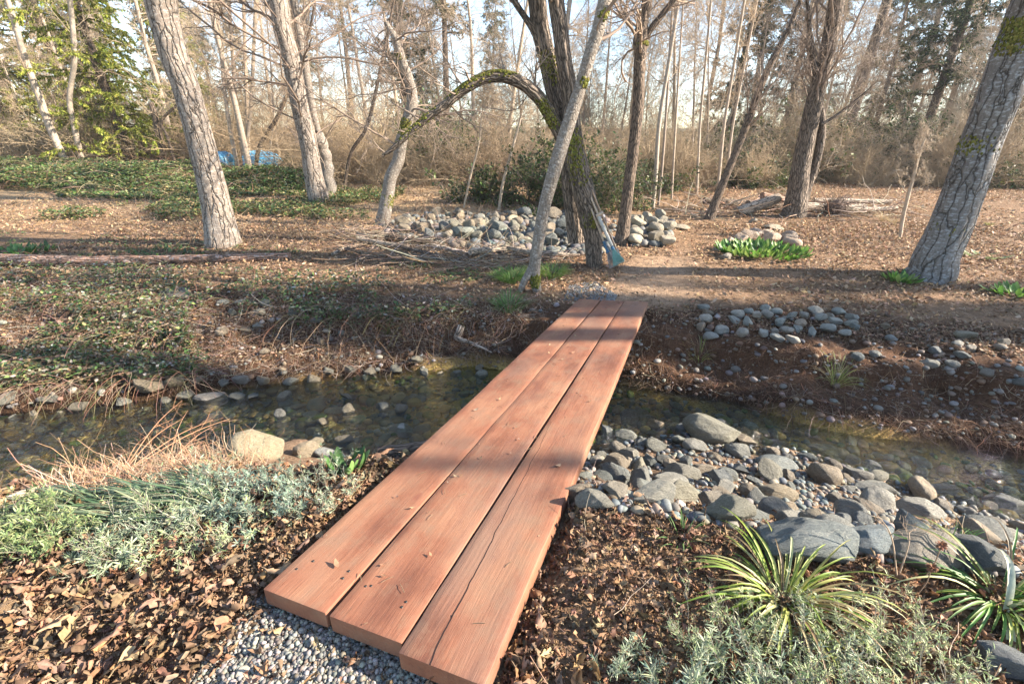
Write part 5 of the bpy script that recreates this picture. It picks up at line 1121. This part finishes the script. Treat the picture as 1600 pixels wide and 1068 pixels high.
broad('broad_leaved_plant', 'green leafy patch at the left foot of the thick leaning trunk', 1406, 440, 55, .15, .20, BRG)
broad('broad_leaved_plant', 'green leafy patch at the right edge in front of the thick leaning trunk', 1585, 462, 60, .16, .26, BRG)
broad('broad_leaved_plant', 'pale flattened leaves on the ground right of the thick leaning trunk', 1535, 402, 22, .16, .28, [(.3, .36, .16), (.4, .42, .3)], .3)
broad('broad_leaved_plant', 'dark-green leafy patch above the left end of the fallen log', 22, 398, 150, .14, .62, [(.06, .13, .03), (.09, .19, .05)])
broad('broad_leaved_plant', 'green leafy patch between the fallen log and the big left trunk', 250, 402, 70, .11, .7, BG[:3])

# ================================================================== wood lying about
def log(name, label, pts, w0, w1, bark, g, group=None, k=12, lift=.4, cat_='log', P=None, rough=.1):
    if P is None:
        P = np.array([G(a, b) for a, b in pts]); 
    dep_ = depth(P); R = np.linspace(w0, w1, len(P)) * dep_ / FPX / 2; P[:, 2] += R * lift
    V, F, rs, P2, R2 = bark_tube(P, R, k, 12 * len(P), g, rough, ridge=.04); base = tuple(P[0]); mb = MB().add(V, [F], rest=rs)
    for e in (0, -1):                                  # closed ends
        ring = V.reshape(-1, k, 3)[e]; mb.add(np.concatenate([ring, ring.mean(0)[None]]), [np.stack([np.arange(k), (np.arange(k) + 1) % k, np.full(k, k)], -1)])
    return tag(mb.build(name, M[bark], loc=base), label, cat_, group)
gl_ = np.random.default_rng(707)
M['log_red'] = bark_mat('red inner bark', (.42, .25, .17), (.30, .16, .10), fs=20, fz=.06, width=.14, depth_=.012, lichen=(.42, .36, .32))
M['drift'] = bark_mat('weathered driftwood', (.60, .49, .38), (.40, .31, .23), fs=34, fz=.05, width=.16, depth_=.008)
log('fallen_log', 'long reddish fallen log with peeling bark lying along the left far bank', [(-120, 417), (0, 415), (120, 417), (240, 414), (345, 410), (455, 405)], 22, 11, 'log_red', gl_, lift=1.0)
for q, (a, b, c_, d_, w_, lab) in enumerate([(560, 372, 745, 402, 7, 'longest grey branch of the brush pile left of the cobble heap'), (585, 384, 720, 412, 6, 'brown branch crossing in the middle of the brush pile'), (735, 408, 790, 398, 8, 'short thick light branch below the dark-green boulder'), (730, 402, 812, 392, 5, 'grey branch lying behind the short thick light branch'), (790, 396, 905, 404, 7, 'grey branch lying behind the leaning alder'),
   (540, 396, 650, 372, 4, 'pale thin branch slanting up at the left of the brush pile'), (520, 400, 610, 362, 4, 'pale branch leaning toward the crooked tree'), (610, 378, 690, 388, 8, 'dark stout branch in the brush pile'), (560, 384, 640, 392, 6, 'reddish-brown branch at the left of the brush pile'), (640, 400, 745, 420, 4, 'thin branch at the front of the brush pile')]):
    m_ = ((a + c_) / 2 + 6 * gl_.normal(), (b + d_) / 2 + 2 * gl_.normal()); log('fallen_branch', lab, [(a, b), m_, (c_, d_)], w_ * 1.3, w_ * .8, 'drift' if q % 2 == 0 else 'bark_brown', gl_, 'branches of the brush pile', 8, 1.2 + (q % 3) * .8, 'branch')
YL = YT8 + .35
for q, (a, b, c_, d_, w_, dy, bk, lab) in enumerate([(1150, 336, 1214, 312, 13, -.2, 'drift', 'pale split log propped up left of the twin trunk tree'), (1168, 322, 1245, 330, 9, .3, 'bark_brown', 'dark log lying behind the pale split log'), (1255, 326, 1345, 331, 11, .2, 'drift', 'brown log right of the twin trunk tree'), (1270, 316, 1390, 318, 6, 1.0, 'drift', 'thin long log behind the brown log at right'),
   (1100, 316, 1180, 322, 8, 1.2, 'bark_brown', 'dark log behind the brown leaning tree'), (1300, 335, 1400, 330, 6, 0, 'drift', 'low pale log end at the right of the driftwood'), (1190, 308, 1240, 318, 8, .8, 'log_red', 'reddish log end high in the driftwood')]):
    P = np.array([AT(a, b, YL + dy), AT((a + c_) / 2, (b + d_) / 2, YL + dy + .1), AT(c_, d_, YL + dy + .25)])
    for r in P: r[2] = max(r[2] + .05, float(H(r[0], r[1])) + .10)
    log('driftwood_log', lab, None, w_ * 1.35, w_ * 1.15, bk, gl_, 'driftwood logs', 12, 0., 'log', P=P)
mb = MB(); pc = np.array([AT(px, 322, YL + .3) for px in gl_.uniform(1060, 1400, 420)]); pc[:, 1] += gl_.normal(size=420) * .7; pc[:, 2] = H(pc[:, 0], pc[:, 1]) + abs(gl_.normal(size=420)) * .12
sticks(mb, pc, lambda g, n: g.uniform(.3, 1.3, n), lambda g, n: g.uniform(.004, .014, n), SC + [(.5, .40, .30)] * 2, gl_, .3, .4, 6, 4); tag(mb.build('driftwood_twigs', M['debris']), kind='stuff')
P0 = AT(1305, 326, YL - .4); P0[2] = float(H(P0[0], P0[1])) + .2; mb = MB(); n = 260; d = unit(gl_.normal(size=(n, 3))); out = [P0 + d * .12]
for q in range(4): d = unit(d + gl_.normal(size=(n, 3)) * .5); out.append(out[-1] + d * .075)
V, F, rs = tubes(np.stack(out, 1), np.full((n, 5), .008) * np.linspace(1, .4, 5), 4); mb.add(V, [F], (.16, .11, .085), rs); V, Fi = rockV(2, 5); mb.add(V * .22 + P0, [Fi], (.13, .09, .07)); tag(mb.build('root_ball', M['debris'], loc=P0), 'dark tangled root ball right of the twin trunk tree', 'root ball')
# pale forked driftwood root sticking out of the far bank, left of the bridge
P1 = G(722, 506); P1[1] -= .06; P2 = G(716, 528) + [0, -.10, .05]; P3 = G(740, 536) + [0, -.12, .05]; P4 = G(768, 548) + [0, -.1, .03]
root = empty('driftwood_root', P1, 'pale bent driftwood root sticking out of the bare bank left of the footbridge', 'driftwood'); V, F, rs, a_, b_ = bark_tube(np.array([P1, (P1 + P2) / 2, P2, P3, P4]), np.array([.045, .05, .035, .018, .010]), 12, 40, gl_, .2, ridge=.1)
MB().add(V, [F], rest=rs).build('trunk', M['drift'], root, loc=P1); b1, r1 = spawn(a_[None], b_[None], 8, gl_, .55, 1, (.4, 1.1), .2, .4, 6, .3, 0, .5, .3, .002); mb = MB(); V, F, rs = tubes(b1, r1, 5); mb.add(V, [F], rest=rs); mb.build('side_roots', M['drift'], root, loc=P1)
# two flood-worn branches on the near bank
log('driftwood_branch', 'smooth bent driftwood branch at the left, above the flattened grass', [(0, 792), (60, 770), (100, 752), (140, 742)], 17, 12, 'drift', gl_, lift=.8, cat_='driftwood')
log('driftwood_branch', 'dark wet log under the left side of the footbridge', [(590, 712), (640, 706), (700, 690)], 26, 22, 'bark_brown', gl_, lift=.2, cat_='driftwood')
def spray(name, label, start, ends, r, g, col, nb_=6, ll=.25, cat_='twig'):
    P0 = np.array(start); mb = MB()
    for e in ends:
        e = np.array(e); m_ = (P0 + e) / 2 + [0, 0, .05]; P, R = cat(np.array([P0, m_, e]), 12, [r, r * .8, r * .35]); V, F, rs = tubes(P[None], R[None], 5); mb.add(V, [F], col, rs)
        b1, r1 = spawn(P[None], R[None], nb_, g, .3, 1, (.3, .9), ll, .4, 6, .15, .02, .6, .4, .0008); V, F, rs = tubes(b1, r1, 4); mb.add(V, [F], col, rs)
        b2, r2 = spawn(b1, r1, 4, g, .3, 1, (.3, .9), ll * .35, .4, 4, .2, 0, .7, .5, .0006); V, F, rs = tubes(b2, r2, 3); mb.add(V, [F], col, rs)
    return tag(mb.build(name, M['debris'], loc=P0), label, cat_)
e = lambda px, py, up: G(px, py) + [0, 0, up]
spray('dry_twigs', 'spray of reddish dead stems leaning over the left creek', e(190, 745, .02), [e(300, 690, .28), e(345, 668, .12), e(290, 640, .12), e(375, 662, .1), e(240, 690, .1)], .0045, gl_, (.42, .22, .12))
spray('dry_twigs', 'second spray of reddish dead stems in front of the large tan boulder', e(262, 730, .02), [e(300, 640, .05), e(350, 672, .1), e(330, 700, .1)], .0035, gl_, (.44, .24, .14))
spray('dry_stalk', 'tall dry bent stalk rising from the right foreground planting', e(1402, 905, 0), [e(1396, 880, .16), e(1330, 880, .26)], .003, gl_, (.42, .30, .20), 4, .12, 'stalk')
spray('bare_twig', 'long bare twig hanging at the far left over the creek', e(10, 590, .12), [e(40, 622, .05), e(60, 640, .02)], .003, gl_, (.5, .33, .22))
# dead seed heads
for q, (px, py, hgt) in enumerate([(1442, 905, .17), (1432, 930, .14)]):
    P = G(px, py); root = empty('seed_head', P, ('taller brown dried seed head by the dry stalk', 'shorter brown dried seed head below the taller one')[q], 'seed head')
    V, F, rs = tubes(np.array([[P, P + [.01, 0, hgt * .5], P + [.0, 0, hgt]]]), np.full((1, 3), .0018), 5); MB().add(V, [F], (.3, .2, .13)).build('stem', M['debris'], root, loc=P)
    mb = MB(); n = 60; d = unit(gl_.normal(size=(n, 3))); V, F = leaf_t(3, 3, .5, 1., .5); sc_ = np.full(n, .016); z = np.array([0, 0, 1.]); s1 = unit(np.cross(d, z) + 1e-5); scat(mb, V, F, P + [0, 0, hgt] + d * .010, np.stack([d, s1, np.cross(d, s1)], -1), sc_, pick(gl_, [(.20, .09, .05), (.28, .13, .07)], n)); mb.build('flower', M['litter'], root, loc=P)

# ================================================================== garden tools leaning on the twin-stemmed tree
def mat_simple(name, col, rough=.5):
    m, n, b, out = newmat(name, rough); tc = nd(n, 'ShaderNodeTexCoord'); no = noise(n, tc.outputs['Object'], 25, 4)
    n.links.new(mixc(n, ramp(n, no.outputs[0], [(.35, (0, 0, 0)), (.65, (1, 1, 1))]), tuple(c * .7 for c in col), col), b.inputs['Base Color']); return m
M['handle'] = mat_simple('pale ash handle', (.44, .33, .23)); M['handle_b'] = mat_simple('brown handle', (.30, .19, .11)); M['teal'] = mat_simple('faded green plastic', (.12, .26, .22)); M['bluep'] = mat_simple('blue plastic', (.03, .12, .22)); M['iron'] = mat_simple('dull grey iron', (.22, .21, .20)); M['grey_wood'] = mat_simple('grey board', (.38, .35, .30))
def tool(name, label, a, b, r, mat, head=None, dya=-.06, dyb=-.42):
    A = AT(a[0], a[1], YT5 + dya); B = AT(b[0], b[1], YT5 + dyb); B[2] = max(B[2], float(H(B[0], B[1])) + .02)
    root = empty(name, B, label, 'garden tool', 'garden tools leaning on the tree'); P = np.array([[A, A * .5 + B * .5 + [.0, 0, -.005], B]]); V, F, rs = tubes(P, np.full((1, 3), r), 10, ref=(0, 1, 0))
    MB().add(V, [F], rest=rs).build('handle', M[mat], root, loc=B); d = unit(B - A); side = unit(np.cross(d, [0, -1, 0])); return root, A, B, d, side
for lab, a, b, dyb, hc, fan in [('leaf rake with a faded green fan head and blue ferrule leaning on the twin-stemmed tree', (912, 282), (957, 387), -.42, 'teal', 1), ('metal-tined rake with a pale handle, left of the green leaf rake', (911, 292), (949, 392), -.36, 'iron', 0)]:
    root, A, B, d, side = tool('leaf_rake', lab, a, b, .014, 'handle', dyb=dyb)
    V, F, rs = tubes(np.array([[B - d * .16, B - d * .02, B + d * .03]]), np.array([[.02, .022, .03]]), 10, ref=(0, 1, 0)); MB().add(V, [F], rest=rs).build('ferrule', M['bluep'], root, loc=B)
    T = []; n = 15
    for q in range(n):
        w_ = (q / (n - 1) - .5) * (1 if fan else .9); e1 = B + d * .24 + side * w_ * (.17 if fan else .13); T.append([B + d * .0, B + d * .12 + side * w_ * .09, e1, e1 + np.array([0, -.03, -.02])])
    T = np.array(T); T[..., 2] = np.maximum(T[..., 2], H(T[..., 0], T[..., 1]) + .004); V, F, rs = tubes(T, np.full((n, 4), .0055 if fan else .003), 4, ref=(0, 1, 0)); mb = MB().add(V, [F], rest=rs)
    cr = np.array([[B + d * .14 + side * w_ for w_ in np.linspace(-.07, .07, 6)]]); V, F, rs = tubes(cr, np.full((1, 6), .006), 4, ref=(0, 1, 0)); mb.add(V, [F]); mb.build('rake_head', M[hc], root, loc=B)
tool('long_pole', 'brown wooden pole rightmost of the tools leaning on the twin-stemmed tree', (916, 276), (965, 394), .014, 'handle_b')
root, A, B, d, side = tool('hoe', 'pale-handled hoe between the two rakes', (914, 287), (959, 392), .013, 'handle', dyb=-.40)
c_ = B; q4 = np.array([[-.07, 0], [.07, 0], [.07, .10], [-.07, .10]]); V = np.array([c_ + side * x + np.array([0, -.02, 0]) * 1 - d * (.02 - z) + np.array([0, o_, 0]) for o_ in (0, .006) for x, z in q4]); MB().add(V, [np.array([[0, 1, 2, 3], [7, 6, 5, 4], [0, 4, 5, 1], [1, 5, 6, 2], [2, 6, 7, 3], [3, 7, 4, 0]])]).build('blade', M['iron'], root, smooth=False, loc=B)
root, A, B, d, side = tool('grey_post', 'short grey post with a wider cap leaning on the twin-stemmed tree below the handles', (934, 336), (956, 384), .026, 'grey_wood', dya=-.26, dyb=-.46)
V, F, rs = tubes(np.array([[A - side * .09 + [0, -.01, 0], A + side * .03 + [0, -.01, 0]]]), np.full((1, 2), .026), 8, ref=(0, 1, 0)); MB().add(V, [F], rest=rs).build('cap', M['handle'], root, loc=B)

# ================================================================== blue tarpaulins in the thicket
m, n_, b, out = newmat('blue tarpaulin', .35); tc = nd(n_, 'ShaderNodeTexCoord'); no = noise(n_, tc.outputs['Object'], 5, 5, .6, 1.); n_.links.new(ramp(n_, no.outputs[0], [(.3, (.06, .30, .50)), (.7, (.22, .50, .66))]), b.inputs['Base Color']); bump(n_, b, no.outputs[0], .1, 1.); M['tarp'] = m
def tarp(label, px, py, Yd, w_, h_, dp, rz):
    P = AT(px, py, Yd); P[2] = float(H(P[0], P[1])) + .42; V, F = ICO[4]; V = V.copy(); V = np.sign(V) * abs(V) ** .62; V[:, 2] = np.maximum(V[:, 2], -.4)
    f = 1 + .10 * fb(V[:, 0] * 2.5, V[:, 1] * 2.5, V[:, 2] * 2, 7) + .05 * (1 - 2 * abs(vn(V[:, 0] * 4 + 3, V[:, 1] * 5, V[:, 2] * 3, 8))); V = V * f[:, None] * [w_ / 2, dp / 2, h_]
    V[:, 2] -= .25 * h_ * (V[:, 0] / w_); V = np.einsum('ij,nj->ni', rotz(np.array(rz)), V); o = MB().add(V, [F]).build('tarp_cover', M['tarp']); o.location = P; tag(o, label, 'tarp')
tarp('bright blue tarpaulin draped over a low heap behind the brambles', 413, 262, 21, 1.45, .55, 1.2, .2)
tarp('narrow blue tarpaulin glimpsed just right of the big left trunk', 352, 256, 23.5, .6, .42, .9, -.2)

# crumbs, needles and small leaves fallen on the boards
gb = np.random.default_rng(808); n = 90; a = gb.uniform(.02, .85, n); s_ = LEN * gb.random(n); k = (abs(a - .281) > .015) & (abs(a - .575) > .015); a = a[k]; s_ = s_[k]; n = len(a)
P = np.array([BR(x, y, .008) for x, y in zip(a, s_)]); mb = MB(); V, F = LS[0]; scat(mb, V, F, P, rotz(gb.uniform(0, 6.28, n)) @ roty(gb.normal(size=n) * .15), gb.gamma(3, .006, n).clip(.006, .05), pick(gb, BROWN + [(.4, .35, .2)], n, .3))
m_ = 60; a = gb.uniform(.02, .85, m_); s_ = LEN * gb.random(m_); P = np.array([BR(x, y, .006) for x, y in zip(a, s_)]); th = gb.uniform(0, 6.28, m_); D = np.cos(th)[:, None] * wv + np.sin(th)[:, None] * dv; L_ = gb.uniform(.01, .05, m_)[:, None]
V, F, rs = tubes(np.stack([P, P + D * L_ * .5 + uv_ * .002, P + D * L_], 1), np.full((m_, 3), .001), 4); mb.add(V, [F], (.22, .15, .09), rs); tag(mb.build('fallen_crumbs', M['debris']), kind='stuff')

# ================================================================== thin winter haze in the air
m, n, b, out = newmat('winter haze'); n.nodes.remove(b); pv = nd(n, 'ShaderNodeVolumePrincipled'); pv.inputs['Color'].default_value = (.93, .95, 1, 1); pv.inputs['Density'].default_value = .0006; pv.inputs['Anisotropy'].default_value = .3
n.links.new(pv.outputs[0], out.inputs['Volume'])
V = np.array([(x, y, z) for x in (-290, 290) for y in (-60, 360) for z in (-2.5, 40)], float); F = np.array([[0, 1, 3, 2], [4, 6, 7, 5], [0, 4, 5, 1], [2, 3, 7, 6], [0, 2, 6, 4], [1, 5, 7, 3]])
tag(MB().add(V, [F]).build('haze', m, smooth=False), kind='stuff')
